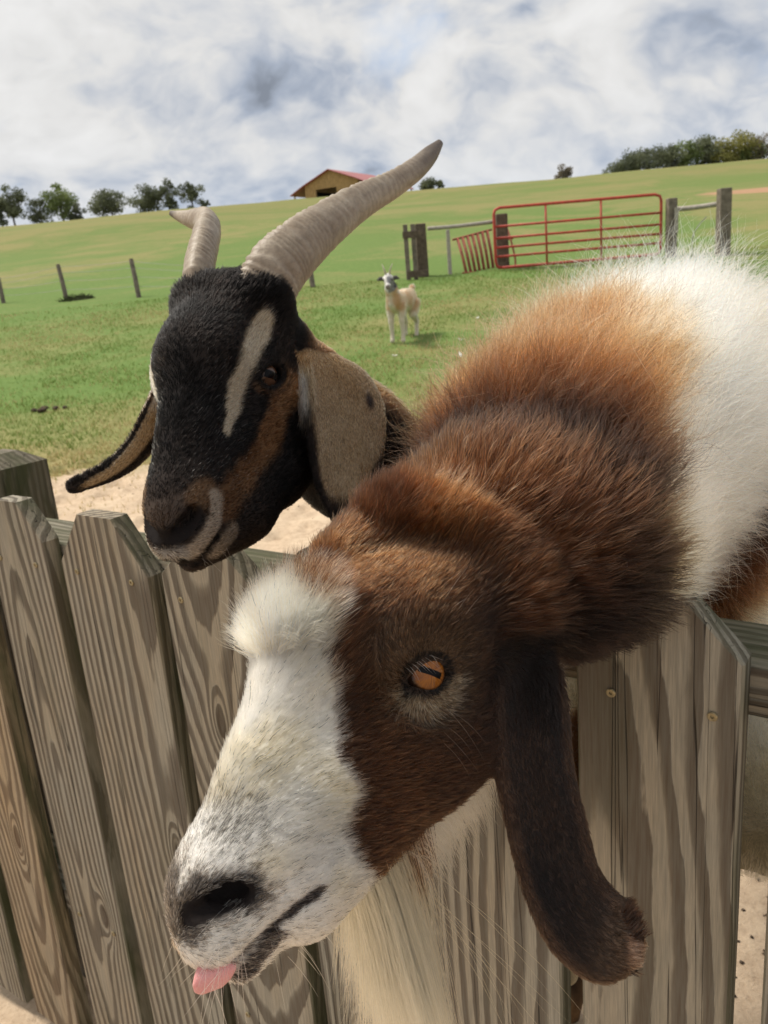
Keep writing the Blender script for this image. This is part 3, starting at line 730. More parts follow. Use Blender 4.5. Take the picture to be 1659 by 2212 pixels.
# barn on the crest: gable end towards the left, red roof running back to the right
def barn():
    D_ = 111.0; bl = at(660, 424, D_); zb = float(ground_z(bl[0], bl[1]))+.40; o0 = np.array([bl[0], bl[1], zb]); ux = unit(np.array([.87, -.50, 0])); uy = np.array([-ux[1], ux[0], 0])
    root = empty('barn', o0); tag(root, 'open timber barn with a red metal roof on the crest of the hill', 'barn')
    P = lambda x, y, z: o0+ux*x+uy*y+np.array([0, 0, z])
    TAN = flat_mat('new_timber_boards', (.42, .27, .12), .8, .2, .2, 3); TIM = flat_mat('barn_timber', (.33, .22, .11), .8, .2, .2, 3); ROOF = flat_mat('red_metal_roof', (.36, .105, .10), .45, .4, .1, 2); DK = flat_mat('barn_inside', (.05, .045, .04), .9)
    W2, E, Rg, L = 8.4, 1.25, 3.35, 12.0
    prof = [(-2.2, .75), (0, 1.75), (W2/2, Rg), (W2, 1.75), (W2+2.2, .75)]
    for i in range(4):      # roof planes, each a sheet with thickness
        (x0, z0), (x1, z1) = prof[i], prof[i+1]; m_ = MB(); V = [P(x0, -.5, z0), P(x1, -.5, z1), P(x1, L, z1), P(x0, L, z0)]; V += [v+np.array([0, 0, .10]) for v in V]
        m_.add(V, [(0, 3, 2, 1), (4, 5, 6, 7), (0, 1, 5, 4), (1, 2, 6, 5), (2, 3, 7, 6), (3, 0, 4, 7)]); m_.build('roof', ROOF, root, False)
    nb = 20; xs = np.linspace(0, W2, nb+1)
    for a, b in zip(xs[:-1], xs[1:]):      # gable boards, cut short over the two openings
        z0 = 1.15 if (1.7 < (a+b)/2 < 4.9) else (.75 if 5.4 < (a+b)/2 < 7.2 else -.6); zt = lambda x: np.interp(x, [0, W2/2, W2], [1.75, Rg, 1.75])-.02
        m_ = MB(); e = .02; V = [P(a+e, 0, z0), P(b-e, 0, z0), P(b-e, 0, zt(b)), P(a+e, 0, zt(a))]; V += [v+uy*.05 for v in V]
        m_.add(V, [(0, 1, 2, 3), (7, 6, 5, 4), (0, 4, 5, 1), (1, 5, 6, 2), (2, 6, 7, 3), (3, 7, 4, 0)]); m_.build('board', TAN, root, False)
    for x in (-1.9, 0, 1.6, 5.0, W2, W2+1.9):
        for y in (.2, L*.5, L-.3):
            zt = np.interp(x, [q[0] for q in prof], [q[1] for q in prof]); m_ = MB(); m_.box(P(x, y, zt/2-.5), (.2, .2, zt+1)); m_.build('timber_post', TIM, root, False)
    m_ = MB(); V = [P(0, L-.1, 0), P(W2, L-.1, 0), P(W2, L-.1, 1.75), P(W2/2, L-.1, Rg-.1), P(0, L-.1, 1.75)]; m_.add(V, [(0, 1, 2, 3, 4)]); m_.build('back_wall', DK, root, False)
    m_ = MB(); m_.box((0, 0, 0), (.06, L-1, 1.1)); q = m_.build('side_wall', DK, root, False, False); q.location = Vector((ux*.4+uy*L/2+np.array([0, 0, .6])).tolist()); q.rotation_euler = (0, 0, math.atan2(ux[1], ux[0]))
barn()

# trees
def leaf_mat(name, a, b):
    mt, t = new_mat(name); co = t.n('ShaderNodeTexCoord').outputs['Object']; rv = t.n('ShaderNodeAttribute', {'attribute_name': 'col'}).outputs['Fac']
    c = t.mix(rv, a, b); d = t.n('ShaderNodeBsdfDiffuse', None, Color=c); tr = t.n('ShaderNodeBsdfTranslucent', None, Color=c); mx = t.n('ShaderNodeMixShader', None, i0=.25); t.t.links.new(d.outputs[0], mx.inputs[1]); t.t.links.new(tr.outputs[0], mx.inputs[2])
    o = t.n('ShaderNodeOutputMaterial', None); t.t.links.new(mx.outputs[0], o.inputs[0]); return mt
LEAF = {'dark': leaf_mat('dark_leaf', (.11, .125, .085), (.23, .25, .15)), 'green': leaf_mat('green_leaf', (.12, .155, .065), (.25, .30, .12)), 'yellow': leaf_mat('yellow_leaf', (.19, .19, .065), (.36, .34, .12)), 'bare': leaf_mat('thin_leaf', (.16, .14, .11), (.27, .23, .17))}
BARK = flat_mat('tree_bark', (.10, .08, .062), .9, .1, .3, 3)
def tree(px, ptop, pbot, wpx, d, kind, label, dens=1.0, wide=1.22, cy=.52, group='trees along the crest'):
    b = at(px, pbot, d); zg = float(ground_z(b[0], b[1])); top = at(px, ptop, d)[2]; h = max(top-zg, 2.0)*1.04; b[2] = zg; w = wpx*d/FOC/2*wide
    r_ = np.random.default_rng(int(px*7+ptop)); root = empty('tree', b); tag(root, label, 'tree', group)
    m_ = MB(); cz = h*cy; m_.tube(catmull([b-np.array([0, 0, .3]), b+np.array([r_.normal()*.1, 0, h*.3]), b+np.array([r_.normal()*.25, 0, h*.8])], 8), np.linspace(.028*h, .008*h, 8), 7)
    ncl = int(19*dens)+6; cl = []
    for i in range(ncl):
        v = r_.normal(size=3); v /= np.linalg.norm(v); rr = r_.random()**.45; c_ = b+np.array([v[0]*w*.80*rr, v[1]*w*.80*rr, cz+v[2]*h*.40*rr]); cl.append(c_)
        if i < 7: m_.tube(catmull([b+np.array([0, 0, h*(.18+.05*i)]), (b+c_)/2+np.array([0, 0, h*.16]), c_], 6), np.linspace(.011*h, .003*h, 6), 5)
    m_.build('trunk', BARK, root)
    V = []; C = []; k = int(120*dens)
    for c_ in cl:
        rad = w*r_.uniform(.26, .46); q = r_.normal(size=(k, 3)); q /= np.linalg.norm(q, axis=1)[:, None]; q = c_+q*rad*(r_.random((k, 1))**.5)*np.array([1, 1, .78])
        sz = r_.uniform(.10, .21, (k, 1))*(.6+.06*h); t1 = r_.normal(size=(k, 3)); t1 /= np.linalg.norm(t1, axis=1)[:, None]; t2 = np.cross(t1, r_.normal(size=(k, 3))); t2 /= np.linalg.norm(t2, axis=1)[:, None]
        V.append(np.stack([q-t1*sz, q+t2*sz*.6, q+t1*sz, q-t2*sz*.6], 1)); C.append(np.clip(r_.normal(.45, .25)+r_.normal(size=k)*.2, 0, 1))
    V = np.concatenate(V).reshape(-1, 3); C = np.repeat(np.concatenate(C), 4); me = mesh_np('crown', V, np.arange(len(V)).reshape(-1, 4), False); set_colors(me, np.stack([C]*3, 1)); link('crown', me, LEAF[kind], root)
TR = [(33, 402, 482, 66, 'dark', 'tall dark tree second from the left of the crest', 1.0), (3, 425, 484, 44, 'dark', 'leftmost dark tree cut by the left edge of the photo', .8), (90, 432, 478, 55, 'dark', 'low grey bushy tree left of the tall bright green one', .8),
      (138, 389, 473, 68, 'green', 'tallest bright green tree of the left group on the crest', 1.0), (166, 440, 472, 38, 'dark', 'small dark tree right of the tall bright green one', .7), (242, 405, 467, 78, 'dark', 'broad round grey green tree standing alone in a gap', 1.2),
      (322, 405, 460, 72, 'dark', 'broad dark tree left of two slender ones', 1.2), (368, 388, 456, 50, 'dark', 'slender dark tree between the broad tree and the last tall tree', .8), (416, 386, 450, 52, 'dark', 'airy tall tree at the right end of the left group', .75), (443, 436, 449, 20, 'dark', 'tiny round bush right of the left tree group', .5),
      (927, 386, 404, 40, 'dark', 'low dark tree behind the crest just right of the long horn', .8), (950, 388, 403, 22, 'dark', 'small bush on the crest right of the long horn', .5), (1218, 369, 386, 40, 'bare', 'faint grey bush alone on the crest above the red gate', .7)]
for px, t_, b_, w_, k_, lb, dn in TR: tree(px, t_, b_, w_, 112.5, k_, lb, dn)
WD = [(1335, 352, 376, 50, 'dark', 'lowest tree at the left end of the right wood', .8), (1362, 330, 372, 56, 'dark', 'small dark tree second from the left of the right wood', 1), (1398, 308, 370, 66, 'dark', 'dark rounded tree in the left half of the right wood', 1.1), (1440, 312, 368, 62, 'dark', 'dark tree beside the rounded one in the right wood', 1.1), (1478, 303, 366, 60, 'green', 'green tree at the middle of the right wood', 1),
      (1522, 288, 362, 70, 'dark', 'tall dark crowned tree in the right wood', 1.1), (1552, 300, 360, 56, 'yellow', 'yellow green tree in front of the tall dark crown', 1), (1586, 281, 358, 78, 'yellow', 'tallest yellow green tree of the right wood', 1.2), (1622, 312, 356, 50, 'green', 'low green tree right of the tallest yellow one', .9), (1648, 284, 353, 66, 'bare', 'thin brownish tree at the right edge of the photo', .8), (1700, 280, 350, 80, 'green', 'green tree beyond the right edge of the photo', 1)]
for px, t_, b_, w_, k_, lb, dn in WD: tree(px, t_, b_, w_, 114, k_, lb, dn, 1.5, .44, group='trees of the right wood')
# weeds, dung and white feathers in the pasture
def clump(px, py, w, h, label, mat, name='weed_clump', cat='weed'):
    P, d = ground_hit(px, py); k = 160; r_ = np.random.default_rng(int(px)); a = r_.random(k)*6.28; rr = w*np.sqrt(r_.random(k)); x = P[0]+rr*np.cos(a); y = P[1]+rr*np.sin(a)*.6; z = ground_z(x, y); hh = h*(1-.6*(rr/w)**2)*r_.uniform(.5, 1, k); dx = r_.normal(size=k)*.12
    V = np.stack([np.stack([x-.02, y, z], 1), np.stack([x+.02, y, z], 1), np.stack([x+dx, y+dx*.3, z+hh], 1)], 1).reshape(-1, 3); o = link(name, mesh_np(name, V, np.arange(3*k).reshape(-1, 3), False), mat); tag(o, label, cat)
clump(166, 648, .42, .20, 'dark low weed clump beside the second leaning fence post', flat_mat('dark_weed', (.06, .07, .03), .9)); 
FEA = flat_mat('white_feather', (.78, .77, .74), .6, .2, .08, 60)
for i, (px, py, s, lb) in enumerate([(995, 737, .05, 'small white feather scrap lying right of the pale goat'), (997, 773, .075, 'larger white feather scrap lower in the grass behind the brown ruff'), (852, 771, .05, 'white feather scrap in the grass below the pale goat'), (1030, 690, .04, 'faint white feather scrap near the brown ruff'), (1634, 604, .05, 'white feather scrap in the grass under the right posts')]):
    P, d = ground_hit(px, py); r_ = np.random.default_rng(90+i); m_ = MB()
    for k in range(5):
        a = r_.random()*6.28; e = np.array([math.cos(a), math.sin(a), .35+r_.random()*.5])*s*r_.uniform(.6, 1.1); sd = np.array([-math.sin(a), math.cos(a), .1])*s*.28; q = P+np.array([0, 0, .012]); m_.add([q, q+e*.5+sd, q+e, q+e*.5-sd], [(0, 1, 2, 3)])
    tag(m_.build('feather', FEA, None), lb, 'feather', 'white feathers scattered on the grass')
P, d = ground_hit(108, 886); m_ = MB(); r_ = np.random.default_rng(5)
for k in range(9): m_.ball(P+np.array([r_.normal()*.10, r_.normal()*.06, .015]), r_.uniform(.025, .05), 5, (1, 1, .6))
tag(m_.build('dung_pile', flat_mat('old_dung', (.075, .055, .04), .9, .1, .4, 30), None), 'small dark dung pile in the dry grass at the left', 'dung', kind='stuff')

# ------------------------------------------------------------------ pale goat in the pasture
def pale_goat():
    base, d = ground_hit(868, 737); base[2] = float(ground_z(base[0], base[1])); f = unit(np.array([-.38, -.92, 0])); l = np.array([-f[1], f[0], 0]); z_ = np.array([0, 0, 1.0])
    X = lambda a, b, c: base+(f*a+l*b+z_*c)*1.04
    F = Field(np.arange(base[0]-.8, base[0]+.8, .012), np.arange(base[1]-.9, base[1]+.9, .012), np.arange(base[2]-.1, base[2]+1.1, .012)); Mx = np.stack([f, l, z_], 1)
    F.ell(X(.05, 0, .50), (.24, .115, .145), Mx, .05); F.ell(X(-.22, 0, .51), (.22, .13, .15), Mx, .05); F.ell(X(-.40, 0, .54), (.12, .10, .12), Mx, .05)
    F.chain([X(.18, 0, .55), X(.25, .0, .68), X(.30, 0, .78)], (.10, .075, .058), .04)
    fh = unit(np.array([-.12, -.99, 0])); lh = np.array([-fh[1], fh[0], 0]); Mh = np.stack([unit(fh*.75-z_*.66), lh, unit(fh*.66+z_*.75)], 1); hc_ = X(.33, 0, .80)
    F.ell(hc_, (.085, .055, .062), Mh, .03); F.cone(hc_, hc_+Mh[:, 0]*.14, .046, .028, .03); F.cone(hc_+Mh[:, 0]*.14, hc_+Mh[:, 0]*.155-Mh[:, 2]*.015, .028, .024, .02)
    for s in (-1, 1):
        F.chain([X(.12, s*.075, .46), X(.14, s*.075, .27), X(.13, s*.075, .08), X(.15, s*.075, .02)], (.060, .035, .024, .030), .02)
        F.chain([X(-.36, s*.08, .46), X(-.30, s*.08, .32), X(-.42, s*.08, .22), X(-.39, s*.08, .07), X(-.37, s*.08, .02)], (.085, .055, .030, .024, .030), .02)
        F.chain([hc_+lh*s*.045, hc_+lh*s*.10+z_*.01, hc_+lh*s*.15-z_*.005], (.020, .024, .008), .015)
    F.chain([X(-.50, 0, .60), X(-.56, 0, .67), X(-.60, 0, .66)], (.035, .03, .015), .03)
    V, Q = F.mesh(4); N = vnormals(V, Q); q = (V-base)@Mx; nz = vnoise(V, 9, 71, 2)-.5; hl = (V-hc_)@Mh
    C = mixc((.80, .71, .56), (.62, .38, .20), sstep(.33, .46, q[:, 2]+nz*.25)*sstep(.46, .26, q[:, 0]+nz*.3)*sstep(.0, .06, np.abs(q[:, 1])+.12*(q[:, 0] < .1)+nz*.2))
    hd = (np.linalg.norm(V-hc_-Mh[:, 0]*.06, axis=1) < .145) & (q[:, 0] > .2); C[hd] = (.82, .80, .76)
    pk = hd & (hl[:, 0] > .02) & (hl[:, 0] < .11) & (hl[:, 1] > -.012); C[pk] = (.33, .33, .35); C[hd & (hl[:, 0] > .145)] = (.30, .26, .25); er = (np.abs((V-hc_)@lh) > .068) & (np.linalg.norm(V-hc_, axis=1) < .19) & (q[:, 2] > .72); C[er] = (.13, .12, .12)
    root = empty('goat', base); tag(root, 'small pale cream goat standing in the grass and facing the fence', 'goat', 'goats in the pasture')
    me = mesh_np('body', V, Q); set_colors(me, C*.85); link('body', me, SKINM, root)
    n = int(22000*FUR); P, Nn = scatter(V, Q, N, lambda c, n_: np.ones(len(c)), n); kd = mk_kd(V[::3]); ci = np.array([kd.find(p)[1] for p in P.tolist()])*3; qq = (P-base)@Mx
    S = strands(P, Nn, np.tile(-f-z_*.8, (n, 1))+vnoise3(P, 12, 3)*.3, np.where((qq[:, 0] > .22) | (qq[:, 2] < .35), .012, .035)*rng.uniform(.6, 1.2, n), .25, 3, jitter=.15)
    hair_object('fur', [S], [hair_rgb(np.clip(C[ci]*rng.uniform(.85, 1.15, (n, 1)), 0, .9))[:, None].repeat(3, 1)], [np.full(n, .0011)], FURM, root)
    for s in (-1, 1):
        MB().tube(catmull([hc_+lh*s*.025+Mh[:, 2]*.045-Mh[:, 0]*.03, hc_+lh*s*.04+Mh[:, 2]*.10-Mh[:, 0]*.07, hc_+lh*s*.07+Mh[:, 2]*.12-Mh[:, 0]*.15], 12), np.linspace(.013, .004, 12), 8).build('horn', HORN_S, root)
        MB().ball(hc_+Mh[:, 0]*.035+lh*s*.048+Mh[:, 2]*.018, .013, 6).build('eye', PUPIL, root)
HORN_S = flat_mat('small_horn', (.36, .31, .25), .6, .3, .2, 40)
pale_goat()
from mathutils.bvhtree import BVHTree
# ------------------------------------------------------------------ brown and white goat (front)
M1 = np.array([[-0.53460519, 0.4841194, -0.69269452], [-0.63092035, -0.77396675, -0.05399064], [-0.56226044, 0.40817139, 0.71920742]])
T1 = np.array([-0.0093305, 0.52456503, 1.09122419])
def loc2w(M, T, P): return np.asarray(P, float)@M.T+T
def w2loc(M, T, P): return (P-T)@M

def head_field(F, M, T, s=1.0, horned=False, eo=(0, 0, 0)):
    """goat head: x runs from poll to nose, y to the animal's left, z up from the face; origin between the eyes"""
    W = lambda p: loc2w(M, T, np.array(p)*s)
    E = lambda c, r, k=0.02, op='add', R_=None: F.ell(W(c), [v*s for v in r], M if R_ is None else M@R_, k*s, op)
    K = lambda a, b, ra, rb, k=0.02, op='add': F.cone(W(a), W(b), ra*s, rb*s, k*s, op)
    E((-.042, 0, .016), (.054, .050, .055 if horned else .046)); E((.004, 0, .050 if horned else .044), (.048, .044, .038), .025)
    K((.03, 0, .046), (.15, 0, .030), .035, .027, .03)
    E((.163, 0, .028), (.032, .027, .027)); E((.180, 0, .028), (.016, .021, .021), .02)
    for y in (-1, 1):
        E((.172, y*.012, .012), (.032, .020, .020), .015)
        K((.03, y*.026, .0), (.13, y*.017, .010), .026, .020, .03)
        K((.02, y*.024, -.052), (.15, y*.009, -.022), .028, .018, .03)
        E((.015, y*.030, -.035), (.050, .021, .046), .025)
        E((-.008, y*.043, .004), (.032, .016, .028), .02)
        K((-.028, y*.045, .016), (.016, y*.044, .022), .011, .010, .015)
        E((-.05, y*.045, .0), (.03, .016, .03), .025)
    E((.196, 0, .020), (.013, .017, .017), .015)
    E((.182, 0, -.009), (.026, .017, .013), .012)
    K((.0, 0, -.040), (.14, 0, -.020), .032, .018, .03)
    ry = np.array([[.7071, 0, -.7071], [0, 1, 0], [.7071, 0, .7071]])
    for y in (-1, 1):      # eye opening, lids, tear duct, nostril, mouth line
        E((.002+eo[0], y*(.060+eo[1]), -.001+eo[2]), (.0188, .014, .0104), .003, 'sub', ry)
        K((.012+eo[0], y*(.057+eo[1]), .008+eo[2]), (.026+eo[0], y*(.047+eo[1]), .006+eo[2]), .0035, .002, .006, 'sub')
        a = np.linspace(0, 2*np.pi, 15); rim = [np.array([.002+eo[0], y*eo[1], -.001+eo[2]])+ry@np.array([.0176*math.cos(q), y*(.0568-.003*abs(math.cos(q))), .0102*math.sin(q)*(.90 if math.sin(q) > 0 else 1.0)]) for q in a]
        for i in range(14):
            top = rim[i][2]-rim[i][0] > -.002
            K(rim[i], rim[i+1], .0050 if top else .0022, .0050 if top else .0022, .003)
    if not horned: K((.206, 0, .036), (.205, 0, .010), .0018, .0015, .004, 'sub')

def ear_sheet(spine, side, width, bow, ns=120, nw=34, r=0.0038, fold=None):
    """points of an ear's sheet; spine (k,3), side (k,3) across vectors, width half widths, bow = bulge along the outward normal"""
    sp = catmull(spine, ns); sd = unit(catmull(side, ns)); wd = catmull(np.c_[width, width, width], ns)[:, 0]
    tg = unit(np.gradient(sp, axis=0)); nm = unit(np.cross(sd, tg)); bw = catmull(np.c_[bow, bow, bow], ns)[:, 0]
    w = np.linspace(-1, 1, nw); P = []
    for j in w:
        q = sp+sd*(wd*j)[:, None]+nm*(bw*(1-j*j))[:, None]
        if fold is not None: q = q+nm*(fold*np.maximum(j-0.45, 0)**1.2*wd*1.6)[:, None]
        P.append(q)
    return np.concatenate(P), sp, sd, nm, wd

hx = loc2w(M1, T1, np.array([[x, y, z] for x in (-.11, .215) for y in (-.075, .075) for z in (-.09, .1)])); lo, hi = hx.min(0), hx.max(0)
F1 = Field(axis(-.35, 1.35, (lo[0], hi[0]+.05), .0026, .014), axis(.30, 2.1, (lo[1], hi[1]), .0026, .014), axis(-.03, 1.60, (lo[2]-.08, hi[2]), .0026, .014))
B0 = at(1440, 895, 1.02); BD = unit(np.array([.60, .80, -.24])); BH = unit(np.array([.60, .80, 0])); BL = np.array([-BH[1], BH[0], 0.0]); BU = np.cross(BD, BL)
bz = np.array([0, 0, 1.0])
Mb = np.stack([BD, BL, BU], 1)
F1.ell(B0+BD*.08-BU*.03, (.21, .130, .185), Mb, .06)
F1.ell(B0+BD*.42-BU*.07, (.33, .165, .18), Mb, .08)
F1.ell(B0+BD*.78-BU*.05, (.19, .13, .16), Mb, .07)
F1.cone(B0-BU*.05, B0-BD*.14-BU*.13, .13, .09, .06)
NK = [loc2w(M1, T1, (-.05, 0, -.012)), at(1090, 1200, .67), at(1195, 1060, .785), at(1320, 960, .91), B0+BD*.02]
F1.chain(NK, (.050, .078, .108, .128, .150), .035)
ROLL = catmull([at(805, 1168, .612), at(870, 1140, .612), at(955, 1138, .608), at(1035, 1180, .601), at(1078, 1255, .594), at(1095, 1330, .589)], 16)
F1.ell(at(1075, 1150, .655), (.065, .06, .06), None, .05)
F1.ell(at(1705, 1655, 1.02), (.17, .14, .125), Mb, .08)
F1.ell(at(742, 1212, .598), (.022, .024, .022), None, .03)
F1.chain(ROLL, np.interp(np.arange(16), [0, 5, 11, 15], [.012, .021, .024, .017]), .018)
F1.ell(at(1250, 1222, .65), (.052, .045, .052), None, .06); F1.ell(at(1320, 1165, .69), (.05, .05, .06), None, .06)
for sgn in (-1, 1):     # fore legs up on the fence's lower rail, hind legs on the sand
    o = B0+BL*sgn*.085; g = lambda f, z: np.array([*(o+BH*f)[:2], z])
    F1.chain([g(-.02, B0[2]-.10), g(-.03, B0[2]-.36), g(-.12, B0[2]-.53), g(-.13, .53), g(-.17, .415)], (.078, .048, .030, .022, .027), .03)
    F1.chain([g(.78, B0[2]-.30), g(.72, .56), g(.93, .35), g(.90, .10), g(.87, .03)], (.11, .075, .030, .024, .026), .03)
F1.chain([B0+BD*.95+bz*.05, B0+BD*1.04+bz*.09, B0+BD*1.09+bz*.04], (.035, .025, .015), .03)
head_field(F1, M1, T1)
IMX, IMY, IMZ = RGT, -UPV, FWD
e_sp = [at(1085, 1330, .590), at(1135, 1420, .578), at(1150, 1540, .566), at(1158, 1660, .556), at(1186, 1800, .548), at(1215, 1910, .543), at(1262, 1995, .538), at(1318, 2040, .530), at(1366, 2052, .524)]
e_sd = [RGT*1.0+FWD*.5, RGT+FWD*.35, RGT+FWD*.15, RGT+FWD*.1, RGT+UPV*.12, RGT+UPV*.28, RGT*.75+UPV*.6, RGT*.35+UPV*.9, RGT*.2+UPV]
EAR1, ES, ED, EN, EW = ear_sheet(e_sp, e_sd, [.021, .0240, .0245, .0240, .0225, .0215, .0228, .0205, .0065], [.010, .010, .009, .008, .007, .006, .004, .0, -.004], fold=np.linspace(.75, .35, 120))
F1.sheet(EAR1, .0028, .012)
# the far ear hangs on the other side of the head
o = loc2w(M1, T1, (-.050, -.046, -.035)); sdv = unit(M1[:, 0]*np.array([1, 1, 0.0]))
r_sp = [o, o-M1[:, 1]*.02-bz*.03, o-M1[:, 1]*.022-bz*.09, o-M1[:, 1]*.02-bz*.15, o-M1[:, 1]*.02-bz*.19]
F1.sheet(ear_sheet(r_sp, [sdv]*5, [.018, .026, .028, .022, .010], [-.008]*5)[0], .0036, .014)
def lifter(F, M, T):
    """local coordinates of the skin points seen at photo positions"""
    V, Q = F.mesh(4); bv = BVHTree.FromPolygons(V.tolist(), Q.tolist())
    def f(L):
        out = []
        for p in L:
            h = bv.ray_cast(Vector(CAM.tolist()), Vector(ray(*p).tolist()))[0]
            if h is not None: out.append(w2loc(M, T, np.array(h)))
        out = np.array(out); out[:, 1] = np.abs(out[:, 1]); return out
    return f
def carve(F, M, T, L, rr, k=.003):
    rr = np.interp(np.linspace(0, 1, len(L)), np.linspace(0, 1, len(rr)), rr)
    for y in (-1, 1):
        for i in range(len(L)-1): F.cone(loc2w(M, T, L[i]*[1, y, 1]), loc2w(M, T, L[i+1]*[1, y, 1]), rr[i], rr[i+1], k, 'sub')
_lf = lifter(F1, M1, T1)
MARK1 = {k: _lf(v) for k, v in dict(nos=[(527, 1936), (505, 1944), (478, 1952), (450, 1960), (425, 1970), (408, 1980)], mouth=[(688, 1925), (645, 1958), (597, 1998), (550, 2038), (510, 2076), (472, 2094), (440, 2092)], low=[(585, 2030), (548, 2070), (510, 2108), (488, 2124)]).items()}
carve(F1, M1, T1, MARK1['nos'], (.0045, .0062, .0062, .0048, .0030, .0016)); carve(F1, M1, T1, MARK1['nos'][:4]+np.array([-.006, -.007, .0]), (.0035, .0065, .0065, .004)); carve(F1, M1, T1, MARK1['mouth'], (.0022, .0030, .0032, .0030))
V1, Q1 = F1.mesh(6); N1 = vnormals(V1, Q1)
del F1
print('goat1', len(V1), len(Q1))
# ------------------------------------------------------------------ coat of the brown and white goat
NOS, MOUTH, LOWLIP = MARK1['nos'], MARK1['mouth'], MARK1['low']
SPINE1 = np.vstack([NK, [B0+BD*.35-BU*.02, B0+BD*.75-BU*.02, B0+BD*1.0]])
kdE = KDTree(len(ES))
for i, p in enumerate(ES): kdE.insert(p.tolist(), i)
kdE.balance()
def zones1(P):
    """weights and coordinates that say where on the animal a point is"""
    l = w2loc(M1, T1, P); q = l.copy(); q[:, 1] = np.abs(q[:, 1])
    ei = np.array([kdE.find(p)[1] for p in P.tolist()]); d = P-ES[ei]
    ex = (d*ED[ei]).sum(1)/EW[ei]; en = (d*EN[ei]).sum(1)
    near = np.linalg.norm(d, axis=1)
    ear = (np.abs(ex) < 1.35) & (np.abs(en-.008) < .024) & (ei > 5) & (near < .047)
    far_ear = (l[:, 1] < -.05) & (chain_param(P, r_sp)[3] < .034)
    par, off, tan, dist = chain_param(P, SPINE1)
    head = (~ear) & ((par < .55) | (l[:, 0] > -.035)) & (np.linalg.norm(l-np.array([.05, 0, 0]), axis=1) < .23)
    hw = np.where(head, 1-sstep(.25, .75, par)*sstep(-.045, -.085, l[:, 0]), 0.0)
    bod = (P-B0)@Mb
    roll = sstep(.042, .026, chain_param(P, ROLL)[3]); hw = hw*(1-roll)
    return dict(l=l, q=q, ear=ear, ei=ei, ex=ex, far=far_ear & ~head, par=par, off=off, tan=tan, dist=dist, hw=hw, b=bod, roll=roll)
def eye_ell(q, o=(0, 0, 0)):
    e = q-np.array([.002, .057, -.001])-np.array(o); return np.sqrt((((e[:, 0]+e[:, 2])*.7071)/.0172)**2+(((e[:, 2]-e[:, 0])*.7071)/.0116)**2+(e[:, 1]/.03)**2)
BLZ_X = [-.075, -.05, -.03, -.010, .004, .016, .04, .056, .076, .084, .108, .117, .132]
BLZ_T = [-.4, -.4, -.35, -.20, .12, .46, .72, .93, 1.12, 1.62, 1.74, 2.15, 3.3]
